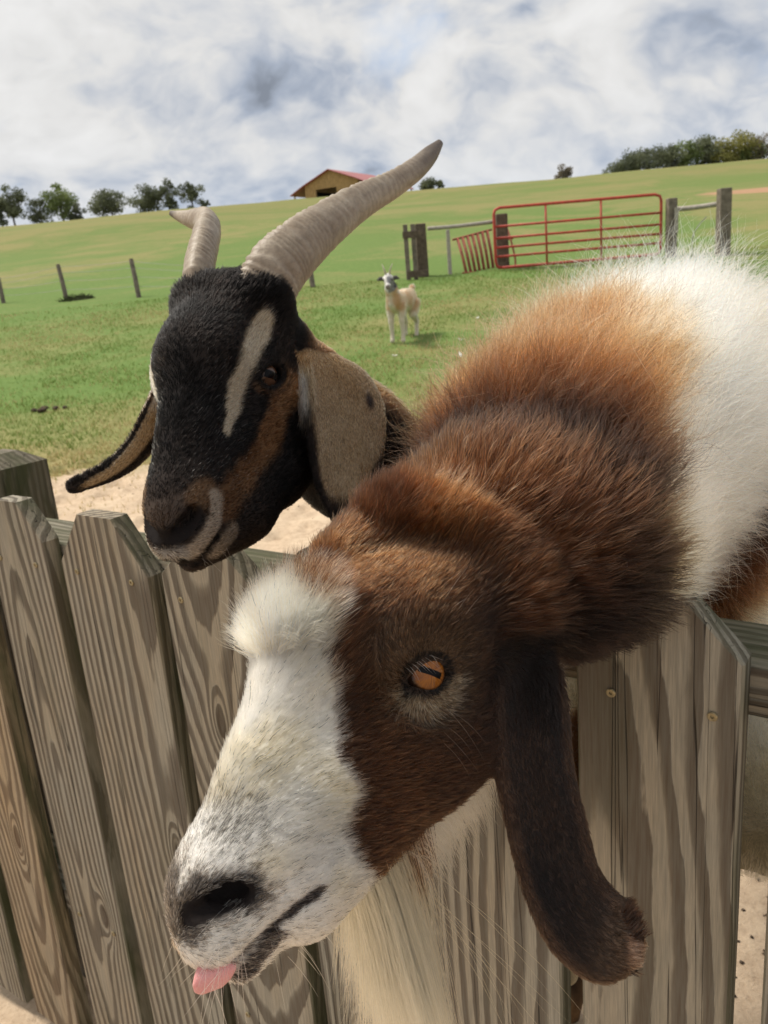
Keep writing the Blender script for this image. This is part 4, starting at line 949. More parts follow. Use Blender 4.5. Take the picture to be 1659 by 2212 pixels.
def color1(P, Z, jit=None):
    """hair colour at points; jit = one random number per strand"""
    n = len(P); jit = rng.random(n) if jit is None else jit
    l, q = Z['l'], Z['q']; x, y, z = q.T
    nz = vnoise(P, 60, 5, 2)-.5; n2 = vnoise(P, 25, 6, 2)-.5; n3 = vnoise(P, 190, 7)-.5
    # --- head
    th = np.arctan2(y, z); tb = np.interp(x, BLZ_X, BLZ_T)+nz*.22+n2*.22
    white = sstep(-.07, .07, tb-th+(jit-.5)*.16)
    brown = mixc((.095, .046, .024), (.185, .092, .046), np.clip(.5+n2*1.6+nz*.8, 0, 1))
    de = np.linalg.norm(q-np.array([0, .057, 0]), axis=1)
    brown = mixc(brown, (.175, .118, .072), sstep(.060, .022, de)*.75)
    poll = sstep(-.015, -.05, x)*sstep(-.01, .05, z); brown = mixc(brown, (.33, .165, .068), poll*np.clip(.65+n2*1.5, 0, 1))
    brown = mixc(brown, (.26, .12, .05), sstep(.01, -.03, x)*sstep(.02, .06, z)*.5)
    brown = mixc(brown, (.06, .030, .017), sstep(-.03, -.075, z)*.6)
    cream = mixc((.86, .80, .68), (.87, .71, .40), np.clip(sstep(.06, -.01, x)*.9+n2*.9, 0, 1))
    cream = mixc(cream, (.87, .83, .76), sstep(.10, .15, x))
    cream = mixc(cream, (.78, .66, .44), sstep(.02, .30, n2)*.7*sstep(.05, .08, x)*sstep(.17, .14, x))
    grey = (jit*7.3 % 1 < .02+.05*sstep(.09, .14, x)+.10*sstep(.05, .3, nz)*sstep(.07, .1, x)); cream[grey] = cream[grey]*.25
    c = mixc(brown, cream, white)
    # under the eye: pale lashes and a dark tear line
    c = mixc(c, (.42, .35, .25), sstep(.012, .003, np.abs(de-.024))*sstep(.002, .010, x-z-.004)*(jit > .35)*.8)
    td = pol_dist(q, [(.016, .055, .004), (.034, .046, .004), (.042, .043, .0)]); c = mixc(c, (.025, .02, .02), sstep(.0085, .003, td))
    el = eye_ell(q); c = mixc(c, (.03, .024, .02), sstep(1.22, 1.05, el)*.9)
    # nose leather and smoky muzzle, dark lip line
    dn = np.minimum(pol_dist(q, NOS), pol_dist(q, [(.180, .019, .040), (.192, .0, .042), (.180, .0, .050)])); sm = sstep(.024, .004, dn+nz*.016)
    k = (jit*3.1 % 1) < np.clip(sm*1.25, 0, 1)**1.5; c[k] = mixc(c[k], np.array([.150, .130, .115])*(1+.7*jit[k, None]), .92)
    top = np.linalg.norm((q-np.array([.138, .020, .052]))*[1, 1, .8], axis=1); k = (jit*5.7 % 1) < .34*sstep(.028, .006, top+nz*.012); c[k] = c[k]*.26
    dm = pol_dist(q, MOUTH); lip = sstep(np.interp(x, [.14, .17], [.0032, .0048]), .0018, dm+nz*.003)*.9; k = (jit*9.1 % 1) < lip; c[k] = np.array([.13, .11, .10])
    low = sstep(.0085, .004, pol_dist(q, LOWLIP)+nz*.005); k = (jit*2.3 % 1) < low*.6; c[k] = np.array([.095, .08, .075])
    og = sstep(.0, -.008, l[:, 1])*sstep(.186, .198, x)*sstep(-.012, .0, z)*sstep(.036, .028, z); c = mixc(c, (.52, .29, .12), og)
    eb = np.linalg.norm(P-at(1125, 1345, .585), axis=1); c = mixc(c, (.088, .058, .044), sstep(.075, .025, eb+n2*.03)*(1-white))
    throat = sstep(-.070, -.086, z+.35*(.05-np.clip(x, -.1, .05))*0)*sstep(.030, .018, y); c = mixc(c, (.74, .67, .54), throat)
    # --- neck and ruff, then body
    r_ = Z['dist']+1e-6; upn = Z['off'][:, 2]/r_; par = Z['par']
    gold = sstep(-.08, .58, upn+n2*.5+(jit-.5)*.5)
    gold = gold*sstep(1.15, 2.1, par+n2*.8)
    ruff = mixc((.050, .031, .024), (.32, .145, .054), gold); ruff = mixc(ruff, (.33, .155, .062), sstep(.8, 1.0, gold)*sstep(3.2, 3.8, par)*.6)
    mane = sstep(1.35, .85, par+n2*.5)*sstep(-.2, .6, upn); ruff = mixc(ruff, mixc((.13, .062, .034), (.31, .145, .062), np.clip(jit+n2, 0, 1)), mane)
    ruff = mixc(ruff, mixc((.13, .060, .032), (.33, .150, .062), np.clip(.5+n2*1.5+(jit-.5)*.5, 0, 1)), Z['roll']*sstep(-.04, .02, P[:, 2]-1.19))
    b = Z['b']; f, s_, u = b.T
    dw = (P-np.array([.2258, .6734, 1.1844]))@np.array([.1037, .4599, -.8819])
    bw = np.maximum(sstep(-.012, .012, dw+.012+.075*sstep(1.21, 1.12, P[:, 2])+n2*.05+nz*.02+(jit-.5)*.02)*sstep(1.0, 1.4, par+n2*.3)*sstep(.01, -.05, s_), sstep(-.20, -.16, f))
    wh = mixc((.88, .765, .55), (.84, .69, .42), np.clip(.35+n2*1.3, 0, 1))
    fl = sstep(.012, -.012, u-(-.030-(s_+.136)*1.66)+n2*.05)*sstep(-.010, .014, u-(-.185-(s_+.137)*2.3)+n2*.05)*sstep(-.16, -.13, f)*sstep(.34, .28, f)
    fc = mixc((.10, .048, .027), (.30, .145, .07), sstep(-.10, -.20, u)); wh = mixc(wh, fc, fl)
    under = sstep(-.20, -.28, u)*sstep(.02, .10, f); wh = mixc(wh, (.42, .36, .27), under*.8*(1-fl))  # belly shade put into the coat: white turns tan grey underneath
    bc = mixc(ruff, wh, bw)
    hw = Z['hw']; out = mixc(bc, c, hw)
    # --- ears
    t = Z['ei']/len(ES); ed = np.abs(Z['ex'])
    ec = mixc((.050, .038, .036), (.085, .056, .043), np.clip(.5+n2*1.8, 0, 1))
    ec = mixc(ec, (.15, .092, .062), sstep(.72, 1.0, ed)*.8); ec = mixc(ec, (.135, .090, .062), sstep(.74, .92, t))
    ec = mixc(ec, (.42, .27, .19), sstep(.955, 1.0, t)*.8)
    ew = Z['ear']*sstep(6, 30, Z['ei']); out = mixc(out, ec, ew); out[Z['far']] = ec[Z['far']]
    return np.clip(out, .004, 1)
def flow1(P, N, Z):
    l, q = Z['l'], Z['q']; x, y, z = q.T; sy = np.sign(l[:, 1])
    nz = vnoise3(P, 22, 41, 2); n2 = vnoise3(P, 70, 47)
    up = sstep(.02, .06, z)
    fx = -np.ones(len(P)); sy = l[:, 1]/(np.abs(l[:, 1])+.012); fy = sy*(.15+.75*up*sstep(.18, .10, x)); fz = -.55*(1-up)*sstep(-.03, .05, x)-.25
    fz = fz+up*.2
    fw = np.stack([fx, fy, fz], 1)
    de = np.linalg.norm(q-np.array([0, .057, 0]), axis=1); rad = unit(np.stack([q[:, 0]-.006, 0*q[:, 0], q[:, 2]], 1)); rad[:, 1] = 0
    fw = mixc(fw, rad*1.4-np.array([.5, 0, 0]), sstep(.05, .022, de))
    hd = fw@M1.T+nz*.30+n2*.16
    t = Z['tan']+np.array([0, 0, -.22])*sstep(2.2, 4.5, Z['par'])[:, None]+nz*.42+n2*.18
    t = np.where((Z['par'] > 3.6)[:, None], t+np.array([0, 0, -.35]), t)
    F = mixc(t, hd, Z['hw'])
    et = np.gradient(ES, axis=0)/np.linalg.norm(np.gradient(ES, axis=0), axis=1)[:, None]
    ke = (Z['ear']*sstep(2, 26, Z['ei']))[:, None]; F = F*(1-ke)+(et[Z['ei']]+nz*.25)*ke
    F[Z['far']] = np.array([0, 0, -1.0])+nz[Z['far']]*.2
    return F
def length1(P, Z):
    l, q = Z['l'], Z['q']; x, y, z = q.T
    h = .0100-.0045*sstep(.10, .165, x)
    h = h+.006*sstep(.085, .02, x)*sstep(.03, .06, z)*sstep(-.05, -.01, x)
    tuft = sstep(.036, .014, np.linalg.norm((q-np.array([.012, .014, .082]))*[.85, .9, 1], axis=1)); h = h+.022*tuft
    h = h+.003*sstep(-.02, -.055, x)*sstep(.0, .05, z)
    h = h-.006*sstep(.035, .02, np.linalg.norm(q-np.array([0, .057, 0]), axis=1))
    h = h+.018*sstep(-.075, -.09, z)*sstep(.06, .0, x)
    up = Z['off'][:, 2]/(Z['dist']+1e-6); par = Z['par']
    r = .030+.037*sstep(.8, 2.2, par); r = np.where(par > 3.4, .034+.044*sstep(.5, .9, up), r); r = r-.018*sstep(-.2, -.8, up)*sstep(3.4, 3.0, par)
    low = sstep(-.24, -.42, Z['b'][:, 2]); r = r*(1-low*.7); r = r*(1-Z['roll'])+.030*Z['roll']
    L = r*(1-Z['hw'])+h*Z['hw']
    L = np.where(Z['ear'], .0046+.009*sstep(40, 14, Z['ei']), L); L[Z['far']] = .005
    return L
goat1 = empty('goat', (B0[0]+BH[0]*.3, B0[1]+BH[1]*.3, 0))
tag(goat1, 'brown and white goat leaning over the fence, pink tongue out, long pale beard', 'goat', 'goats in the pasture')
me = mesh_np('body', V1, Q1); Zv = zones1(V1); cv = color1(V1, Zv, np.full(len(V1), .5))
qv = Zv['q']; dn = np.minimum(pol_dist(qv, NOS), pol_dist(qv, NOS[:4]+np.array([-.006, -.007, 0]))-.003); k = sstep(.0115, .006, dn)*Zv['hw']  # nostril hollows: their inner shade is painted into the skin colour
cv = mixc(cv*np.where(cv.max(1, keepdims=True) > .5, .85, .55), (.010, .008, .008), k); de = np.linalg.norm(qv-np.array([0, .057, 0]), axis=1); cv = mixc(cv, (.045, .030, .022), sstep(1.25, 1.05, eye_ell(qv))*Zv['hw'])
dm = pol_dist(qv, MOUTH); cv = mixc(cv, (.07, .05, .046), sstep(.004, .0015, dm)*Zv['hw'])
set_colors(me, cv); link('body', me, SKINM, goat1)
def grow1(n, dens, seg, rad, **kw):
    n = int(n*FUR); P, N = scatter(V1, Q1, N1, dens, n); Z = zones1(P)
    L = length1(P, Z)*rng.uniform(.65, 1.2, n); jit = rng.random(n)
    F = flow1(P, N, Z); par = Z['par']; hw = Z['hw']
    lift = np.where(Z['ear'] | Z['far'], .05, hw*.22+(1-hw)*.46); q = Z['q']
    tuft = sstep(.036, .014, np.linalg.norm((q-np.array([.012, .014, .082]))*[.85, .9, 1], axis=1)); lift = lift*np.where(hw > .5, .75, 1)+.50*tuft*hw
    lift = np.where(hw > .5, lift-.10*sstep(.12, .15, q[:, 0]), lift); lift = np.where(par > 3.5, .34, lift)
    S = strands(P, N, F, L, lift, seg, jitter=.16, gravity=.05, clump=np.where(hw > .5, .35, .55)*(~Z['ear']), clump_n=9, wave=kw.get('wave', .03))
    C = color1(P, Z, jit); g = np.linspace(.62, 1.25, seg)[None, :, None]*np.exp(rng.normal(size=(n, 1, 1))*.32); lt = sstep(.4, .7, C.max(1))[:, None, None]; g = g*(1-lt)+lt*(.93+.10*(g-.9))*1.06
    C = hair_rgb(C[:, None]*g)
    return S, C, np.where(hw > .5, rad, rad*1.12)
isear = lambda c: (np.linalg.norm(c[:, None]-ES[None, 8::6], axis=2).min(1) < .034)
def d_head(c, n):
    l = w2loc(M1, T1, c); inh = (np.linalg.norm(l-np.array([.055, 0, 0]), axis=1) < .20) & (l[:, 0] > -.115)
    ql = np.c_[l[:, 0], np.abs(l[:, 1]), l[:, 2]]; nos = np.minimum(pol_dist(ql, NOS), pol_dist(ql, NOS[:4]+np.array([-.006, -.007, 0]))-.0005)
    eye = eye_ell(np.c_[l[:, 0], np.abs(l[:, 1]), l[:, 2]])
    return inh*np.where(l[:, 1]+.6*l[:, 2] > -.01, 1.0, .35)*np.where(l[:, 0] > .10, 1.5, 1.0)*(nos > .0070)*(eye > .79)*~isear(c)
def d_ear(c, n): return isear(c)*1.0+1e-9
def d_neck(c, n):
    l = w2loc(M1, T1, c); par, off, tan, dist = chain_param(c, SPINE1)
    return ((l[:, 0] < -.03) & ~isear(c))*np.where(par > 3.7, .34, 1.0)*np.where(((c-B0)@BD) > .25, .35, 1.0)*np.where(c[:, 2] < .75, .25, 1.0)
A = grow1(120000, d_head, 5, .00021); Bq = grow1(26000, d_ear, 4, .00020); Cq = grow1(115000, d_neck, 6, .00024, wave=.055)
def d_top(c, n):
    par, off, tan, dist = chain_param(c, SPINE1); return d_neck(c, n)*sstep(.8, 1.6, par)*(par < 5)*np.where(off[:, 2] > 0, 1, .3)
def flyaway(n):
    n = int(n*FUR); P, N = scatter(V1, Q1, N1, d_top, n); Z = zones1(P); L = length1(P, Z)*rng.uniform(.9, 1.45, n)
    S = strands(P, N, flow1(P, N, Z), L, .55, 8, jitter=.34, gravity=.05, wave=.14)
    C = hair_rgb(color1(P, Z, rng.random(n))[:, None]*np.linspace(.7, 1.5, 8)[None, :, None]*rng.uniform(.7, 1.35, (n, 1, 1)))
    return S, C, np.full(n, .00019)
Dq = flyaway(16000)
hair_object('stray_hair', [Dq[0]], [Dq[1]], [Dq[2]], FURM, goat1)
hair_object('fur', [A[0], Bq[0], Cq[0]], [A[1], Bq[1], Cq[1]], [A[2], Bq[2], Cq[2]], FURM, goat1)

# ------------------------------------------------------------------ eyes, tongue, beard
def iris_mat(name, inner, outer, dark):
    mt, t = new_mat(name)
    co = t.n('ShaderNodeTexCoord').outputs['Object']; x, y, z = t.sep(co)
    r = t.math('SQRT', t.math('ADD', t.math('MULTIPLY', x, x), t.math('MULTIPLY', z, z)))
    an = t.math('ARCTAN2', z, x)
    st = t.noise(t.comb(t.math('MULTIPLY', t.math('COSINE', an), 9.0), t.math('MULTIPLY', t.math('SINE', an), 9.0), t.math('MULTIPLY', r, 90.0)), 1.0, 4, .6)
    c = t.mix(t.maprange(st, .35, .65), inner, outer)
    c = t.mix(t.maprange(r, .004, .011, 0, .45), c, outer)
    c = t.mix(t.maprange(r, .0098, .0122, 0, 1, True), c, dark)
    b = t.n('ShaderNodeBsdfPrincipled', None, Base_Color=c, Roughness=.5, Coat_Weight=.7, Coat_Roughness=.02, Specular_IOR_Level=.0)
    o = t.n('ShaderNodeOutputMaterial', None); t.t.links.new(b.outputs[0], o.inputs[0]); return mt
def eyeball(parent, M, T, centre, r, ax_long, mat, pmat, s=1.0, look=(0, 1, 0), pw=.0082, ph=.0024):
    """ball whose local +y looks out of the socket and local x lies along the lids; the slit pupil is a raised patch"""
    yv = unit(M@np.array(look, float)); xv = M@np.array(ax_long, float); xv = unit(xv-yv*(xv@yv)); zv = np.cross(xv, yv)
    mm = np.eye(4); mm[:3, 0], mm[:3, 1], mm[:3, 2] = xv, yv, zv; mm[:3, 3] = loc2w(M, T, np.array(centre))
    e = MB().ball((0, 0, 0), r, 16).build('eye', mat, None, True, False); e.parent = parent
    e.matrix_parent_inverse = parent_matrix(parent).inverted(); e.matrix_basis = Matrix(mm.tolist())
    V = []; F = []; nx_, nz_ = 25, 9
    for j in range(nz_):
        for i in range(nx_):
            u = -1+2*i/(nx_-1); v = -1+2*j/(nz_-1); X = pw*u; Z = ph*v*(1-.25*u**6)*(.82+.18*u*u)
            V.append((X, math.sqrt(max((r*1.004)**2-X*X-Z*Z, 1e-9)), Z))
    F = [(j*nx_+i, j*nx_+i+1, (j+1)*nx_+i+1, (j+1)*nx_+i) for j in range(nz_-1) for i in range(nx_-1)]
    p = link('pupil', mesh_np('pupil', V, F), pmat, e, world=False); return e
IRIS1 = iris_mat('amber_iris', (.30, .105, .012), (.13, .042, .008), (.02, .010, .006))
for sy in (1, -1):
    eyeball(goat1, M1, T1, (-.0005, sy*.0462, -.0025), .0170, (.26, 0, .966), IRIS1, PUPIL, look=(.06, sy, .10))
def tongue_mesh():
    sp = catmull([at(505, 2015, .4875), at(482, 2055, .480), at(468, 2086, .4735), at(463, 2106, .4715), at(458, 2122, .4722), at(455, 2133, .474)], 26)
    sd = unit(RGT+UPV*.22+FWD*.30); wd = np.interp(np.linspace(0, 1, 26), [0, .3, .6, .8, .92, 1], [.010, .0120, .0128, .0105, .0070, .002]); V = []; F = []; n = 20
    tg = unit(np.gradient(sp, axis=0))
    for i in range(26):
        nm = np.cross(sd, tg[i]); a = np.linspace(0, 2*np.pi, n, endpoint=False)
        th_ = np.where(np.sin(a) > 0, .0030, .0036)*min(1, wd[i]/.006)
        groove = -.0012*np.exp(-(np.cos(a)/.22)**2)*(np.sin(a) > 0)
        V.append(sp[i]+(wd[i]*np.cos(a))[:, None]*sd+(th_*np.sin(a)+groove-.0022*np.cos(a)**2)[:, None]*nm)
    V = np.concatenate(V); F = [(i*n+j, i*n+(j+1) % n, (i+1)*n+(j+1) % n, (i+1)*n+j) for i in range(25) for j in range(n)]+[tuple(range(25*n, 26*n))]
    return mesh_np('tongue', V, F)
mt, t = new_mat('tongue_pink'); nz = t.noise(t.n('ShaderNodeTexCoord').outputs['Object'], 900, 3, .6)
TONGUE = finish(mt, t, t.mix(t.maprange(nz, .3, .7), (.62, .27, .265), (.72, .35, .335)), .33, nz, .0006, .5, .5, **{'Subsurface Weight': .25, 'Subsurface Radius': (.006, .002, .0015), 'Subsurface Scale': 1.0})
link('tongue', tongue_mesh(), TONGUE, goat1)
def drape(P, D, L, seg, sway, fall=1.0, spread=.0):
    n = len(P); pts = [P]; d = unit(D); p = P.copy(); w = vnoise3(P, 40, 77)
    for i in range(seg-1):
        t_ = (i+1)/(seg-1); d = unit(d+np.array([0, 0, -1.0])*fall*.55+w*sway*.25+rng.normal(size=(n, 3))*.035); p = p+d*(L/(seg-1))[:, None]; pts.append(p)
    return np.stack(pts, 1)
def beard1(n):
    """long pale hairs from under the chin and jaw"""
    n = int(n*FUR); u = rng.random(n)**.8
    l = np.stack([.128-.052*u+rng.normal(size=n)*.005, rng.normal(size=n)*.011+.003, np.interp(u, [0, .5, 1], [-.044, -.055, -.064])+rng.normal(size=n)*.004], 1)
    P = loc2w(M1, T1, l); D = np.tile(np.array([.24, .10, -1.0]), (n, 1))+rng.normal(size=(n, 3))*.10
    L = np.interp(u, [0, .15, .7, 1], [.07, .20, .23, .12])*rng.uniform(.45, 1.1, n)
    S = drape(P, D, L, 9, .5)
    g = rng.choice(n, n//70+4, replace=False); kd = KDTree(len(g)); [kd.insert(P[j].tolist(), i) for i, j in enumerate(g)]; kd.balance()
    near = np.array([g[kd.find(p)[1]] for p in P.tolist()]); tt = (np.linspace(0, 1, 9)**1.1)[None, :, None]*.80*rng.uniform(.5, 1, n)[:, None, None]
    S = S*(1-tt)+(S[near]+(P-P[near])[:, None]*.25)*tt
    C = mixc((.84, .72, .46), (.78, .58, .28), np.clip(vnoise(P, 45, 8, 2)*1.6-.5, 0, 1)*rng.random(n))
    br = (u > .80) & (l[:, 1] > .010); C[br] = np.array([.18, .088, .042]); S[br] = P[br][:, None]+(S[br]-P[br][:, None])*.34
    C = hair_rgb(C[:, None]*np.linspace(.8, 1.1, 9)[None, :, None]*rng.uniform(.85, 1.1, (n, 1, 1)))
    return S, C, np.full(n, .00019)
def fringe1(n):
    n = int(n*FUR); u = rng.random(n); l = np.stack([.095-.125*u, rng.normal(size=n)*.010+.010, np.interp(u, [0, .5, 1], [-.064, -.080, -.082])], 1); P = loc2w(M1, T1, l)
    L = rng.uniform(.02, .046, n)*np.interp(u, [0, .3, 1], [1.0, 1.1, .8]); S = drape(P, np.tile(np.array([.75, .2, -.75]), (n, 1))+rng.normal(size=(n, 3))*.2, L, 6, .4, .6)
    C = hair_rgb(mixc((.84, .78, .64), (.72, .62, .46), rng.random(n))[:, None]*np.linspace(.85, 1.05, 6)[None, :, None]); return S, C, np.full(n, .0002)
def wisps(n):
    l = np.stack([rng.uniform(.085, .11, n), rng.normal(size=n)*.01, np.full(n, -.066)], 1); P = loc2w(M1, T1, l)
    S = drape(P, np.tile(np.array([.75, .1, -1.0]), (n, 1))+rng.normal(size=(n, 3))*.14, rng.uniform(.14, .24, n), 9, .5, .12); return S, np.full((n, 9, 3), (.74, .60, .34)), np.full(n, .00014)
BE, BF, BW = beard1(5600), fringe1(3200), wisps(11)
hair_object('beard', [BE[0], BF[0], BW[0]], [BE[1], BF[1], BW[1]], [BE[2], BF[2], BW[2]], FURM, goat1)
def forelock(n):
    """cream tuft that stands up between the brows and falls both ways"""
    n = int(n*FUR); P, N = scatter(V1, Q1, N1, lambda c, m_: (np.linalg.norm((w2loc(M1, T1, c)-np.array([.014, .006, .080]))*[.8, .75, 1], axis=1) < .024)*1.0+1e-9, n)
    l = w2loc(M1, T1, P); F = np.stack([-.55+rng.normal(size=n)*.25, (l[:, 1]-.006)*42+rng.normal(size=n)*.35, .35+rng.normal(size=n)*.2], 1)@M1.T
    S = strands(P, N, F, rng.uniform(.022, .046, n), .44, 7, jitter=.16, gravity=.10, clump=.65, clump_n=26, wave=.05)
    C = mixc((.86, .74, .48), (.82, .64, .33), rng.random(n)*np.clip(vnoise(P, 60, 9)*1.6-.2, 0, 1)); return S, hair_rgb(C[:, None]*np.linspace(.86, 1.06, 7)[None, :, None]), np.full(n, .00019)
FL = forelock(5200); hair_object('forelock', [FL[0]], [FL[1]], [FL[2]], FURM, goat1)
def whiskers(M, T, anchors, L0, col, parent, s=1.0, rad=.00014):
    S = []
    for p, d, L in anchors:
        p = loc2w(M, T, np.array(p)*s); d = unit(M@np.array(d, float)); k = rng.normal(size=3)*.12
        S.append([p+d*L*t_+k*L*t_*t_+np.array([0, 0, -.25])*L*t_*t_ for t_ in np.linspace(0, 1, 6)])
    S = np.array(S); hair_object('whisker', [S], [np.full((len(S), 6, 3), col)], [np.full(len(S), rad)], FURM, parent)
wa = [((.19+rng.normal()*.012, .012+abs(rng.normal())*.010, .012+rng.normal()*.008), (.7+rng.normal()*.3, .6, rng.normal()*.5), rng.uniform(.02, .045)) for i in range(26)]
wa += [((.19+rng.normal()*.01, -.008-abs(rng.normal())*.008, .012+rng.normal()*.010), (.7, -.6, rng.normal()*.5), rng.uniform(.02, .045)) for i in range(16)]
wa += [((.165+rng.normal()*.02, .012+rng.normal()*.006, -.030), (.2, .3, -1), rng.uniform(.015, .03)) for i in range(6)]
wa += [((-.022, .053, .012-.006*i), (-.8, .55, .25), .055) for i in range(4)]
wa += [((-.010+.0022*i, .060, .0065+.0012*i), (.15+rng.normal()*.15, 1.0, -.55+rng.normal()*.1), .013) for i in range(9)]
wb = [((.012+.005*i+rng.normal()*.004, .062, -.022-.003*i+rng.normal()*.004), (.1+rng.normal()*.15, .25, -1), rng.uniform(.02, .045)) for i in range(5)]
whiskers(M1, T1, wa, .04, (.75, .68, .58), goat1); whiskers(M1, T1, wb, .04, (.36, .28, .20), goat1, rad=.00010)
# ------------------------------------------------------------------ black and tan goat with horns (behind)
M2 = np.array([[-0.2215, 0.9562, -0.1915], [-0.7048, -0.2927, -0.6463], [-0.6740, -0.0082, 0.7387]])
_u, _s, _v = np.linalg.svd(M2); M2 = _u@_v
M2 = np.array(Matrix.Rotation(math.radians(-4.0), 3, Vector(FWD.tolist())))@M2
T2 = at(604, 808, .80)-M2@np.array([0, .056, 0])
hx = loc2w(M2, T2, np.array([[x, y, z] for x in (-.11, .215) for y in (-.075, .075) for z in (-.09, .1)])); lo, hi = hx.min(0), hx.max(0)
F2 = Field(axis(-.5, 1.0, (lo[0]-.06, hi[0]+.06), .0030, .016), axis(.50, 2.5, (lo[1], hi[1]), .0030, .016), axis(-.03, 1.5, (lo[2]-.02, hi[2]), .0030, .016))
C0 = at(1110, 1165, 1.32); CD = unit(np.array([.52, .85, 0.0])); CL = np.array([-CD[1], CD[0], 0.0])
Mc = np.stack([CD, CL, bz], 1)
CT = C0[2]
F2.ell(C0+CD*.06, (.20, .115, .18), Mc, .06); F2.ell(C0+CD*.40-bz*.03, (.32, .155, .18), Mc, .08); F2.ell(C0+CD*.72-bz*.02, (.18, .125, .16), Mc, .07)
NK2 = [loc2w(M2, T2, (-.05, 0, .0)), at(762, 975, .92), at(880, 1085, 1.07), C0]
F2.chain(NK2, (.055, .064, .085, .12), .05)
for sgn in (-1, 1):
    o = C0+CL*sgn*.08; g = lambda f, z: np.array([*(o+CD*f)[:2], z])
    F2.chain([g(.0, CT-.08), g(.02, .46), g(.0, .30), g(.01, .08), g(-.02, .03)], (.07, .045, .028, .021, .025), .03)
    F2.chain([g(.74, CT-.08), g(.64, .52), g(.82, .33), g(.79, .09), g(.76, .03)], (.105, .07, .028, .022, .025), .03)
F2.chain([C0+CD*.86+bz*.06, C0+CD*.95+bz*.10, C0+CD*1.0+bz*.05], (.03, .022, .012), .03)
head_field(F2, M2, T2, horned=True, eo=(.010, -.009, .014))
F2.chain([at(628, 925, .868), at(594, 1025, .828), at(530, 1108, .775), at(475, 1160, .735)], (.032, .026, .020, .014), .03)
F2.ell(at(392, 800, .80), (.020, .022, .034), M2[:, [1, 2, 0]], .03)       # far brow
F2.ell(at(560, 640, .805), (.026, .032, .026), M2, .03); F2.ell(at(435, 645, .82), (.019, .026, .022), M2, .03)   # horn bosses
e_sp = [at(682, 735, .850), at(722, 775, .835), at(745, 860, .815), at(748, 950, .80), at(745, 1040, .79), at(736, 1112, .785)]
e_sd = [RGT+FWD*.2-UPV*.5, RGT+FWD*.25-UPV*.2, RGT+FWD*.2, RGT+FWD*.1, RGT, RGT]
E2, ES2, ED2, EN2, EW2 = ear_sheet(e_sp, e_sd, [.020, .031, .037, .033, .024, .006], [.012, .012, .010, .008, .006, .002], fold=np.linspace(.6, .35, 120))
F2.sheet(E2, .0032, .012)
r_sp = [at(372, 800, .845), at(338, 885, .850), at(300, 960, .855), at(245, 1010, .86), at(158, 1049, .865)]
r_sd = [FWD*.95+RGT*.2, FWD*.93+RGT*.36, FWD*.9+RGT*.30-UPV*.25, FWD*.9+RGT*.15-UPV*.35, FWD*.9-UPV*.3]
E2b, ES3, ED3, EN3, EW3 = ear_sheet(r_sp, r_sd, [.0105, .0115, .0100, .0065, .0015], [-.008, -.009, -.008, -.005, -.001])
F2.sheet(E2b, .0030, .010)
lift2 = lifter(F2, M2, T2)
MARK = {k: lift2(v) for k, v in dict(nos=[(424, 1113), (410, 1131), (391, 1149), (366, 1162)], mouth=[(366, 1213), (385, 1221), (405, 1223), (425, 1218), (444, 1202), (458, 1184), (472, 1160)], strip=[(467, 1075), (465, 1111), (452, 1150), (424, 1186), (402, 1198)],
    lip=[(503, 1149), (483, 1173), (464, 1194)], stripe=[(570, 690), (563, 712), (543, 747), (530, 790), (513, 833), (506, 871), (499, 900), (491, 930)], cheek=[(622, 825), (614, 865), (590, 920), (562, 972), (517, 1044), (486, 1085)], nosetan=[(445, 1058), (432, 1085)], pad=[(350, 1120), (375, 1120), (395, 1105)]).items()}
carve(F2, M2, T2, MARK['nos'], (.0066, .0055, .0030), .004); carve(F2, M2, T2, MARK['nos'][:3]+np.array([-.005, -.007, 0]), (.006, .006, .003)); carve(F2, M2, T2, MARK['mouth'], (.0026, .0030), .004)
V2, Q2 = F2.mesh(5); N2 = vnormals(V2, Q2); del F2
print('goat2', len(V2))

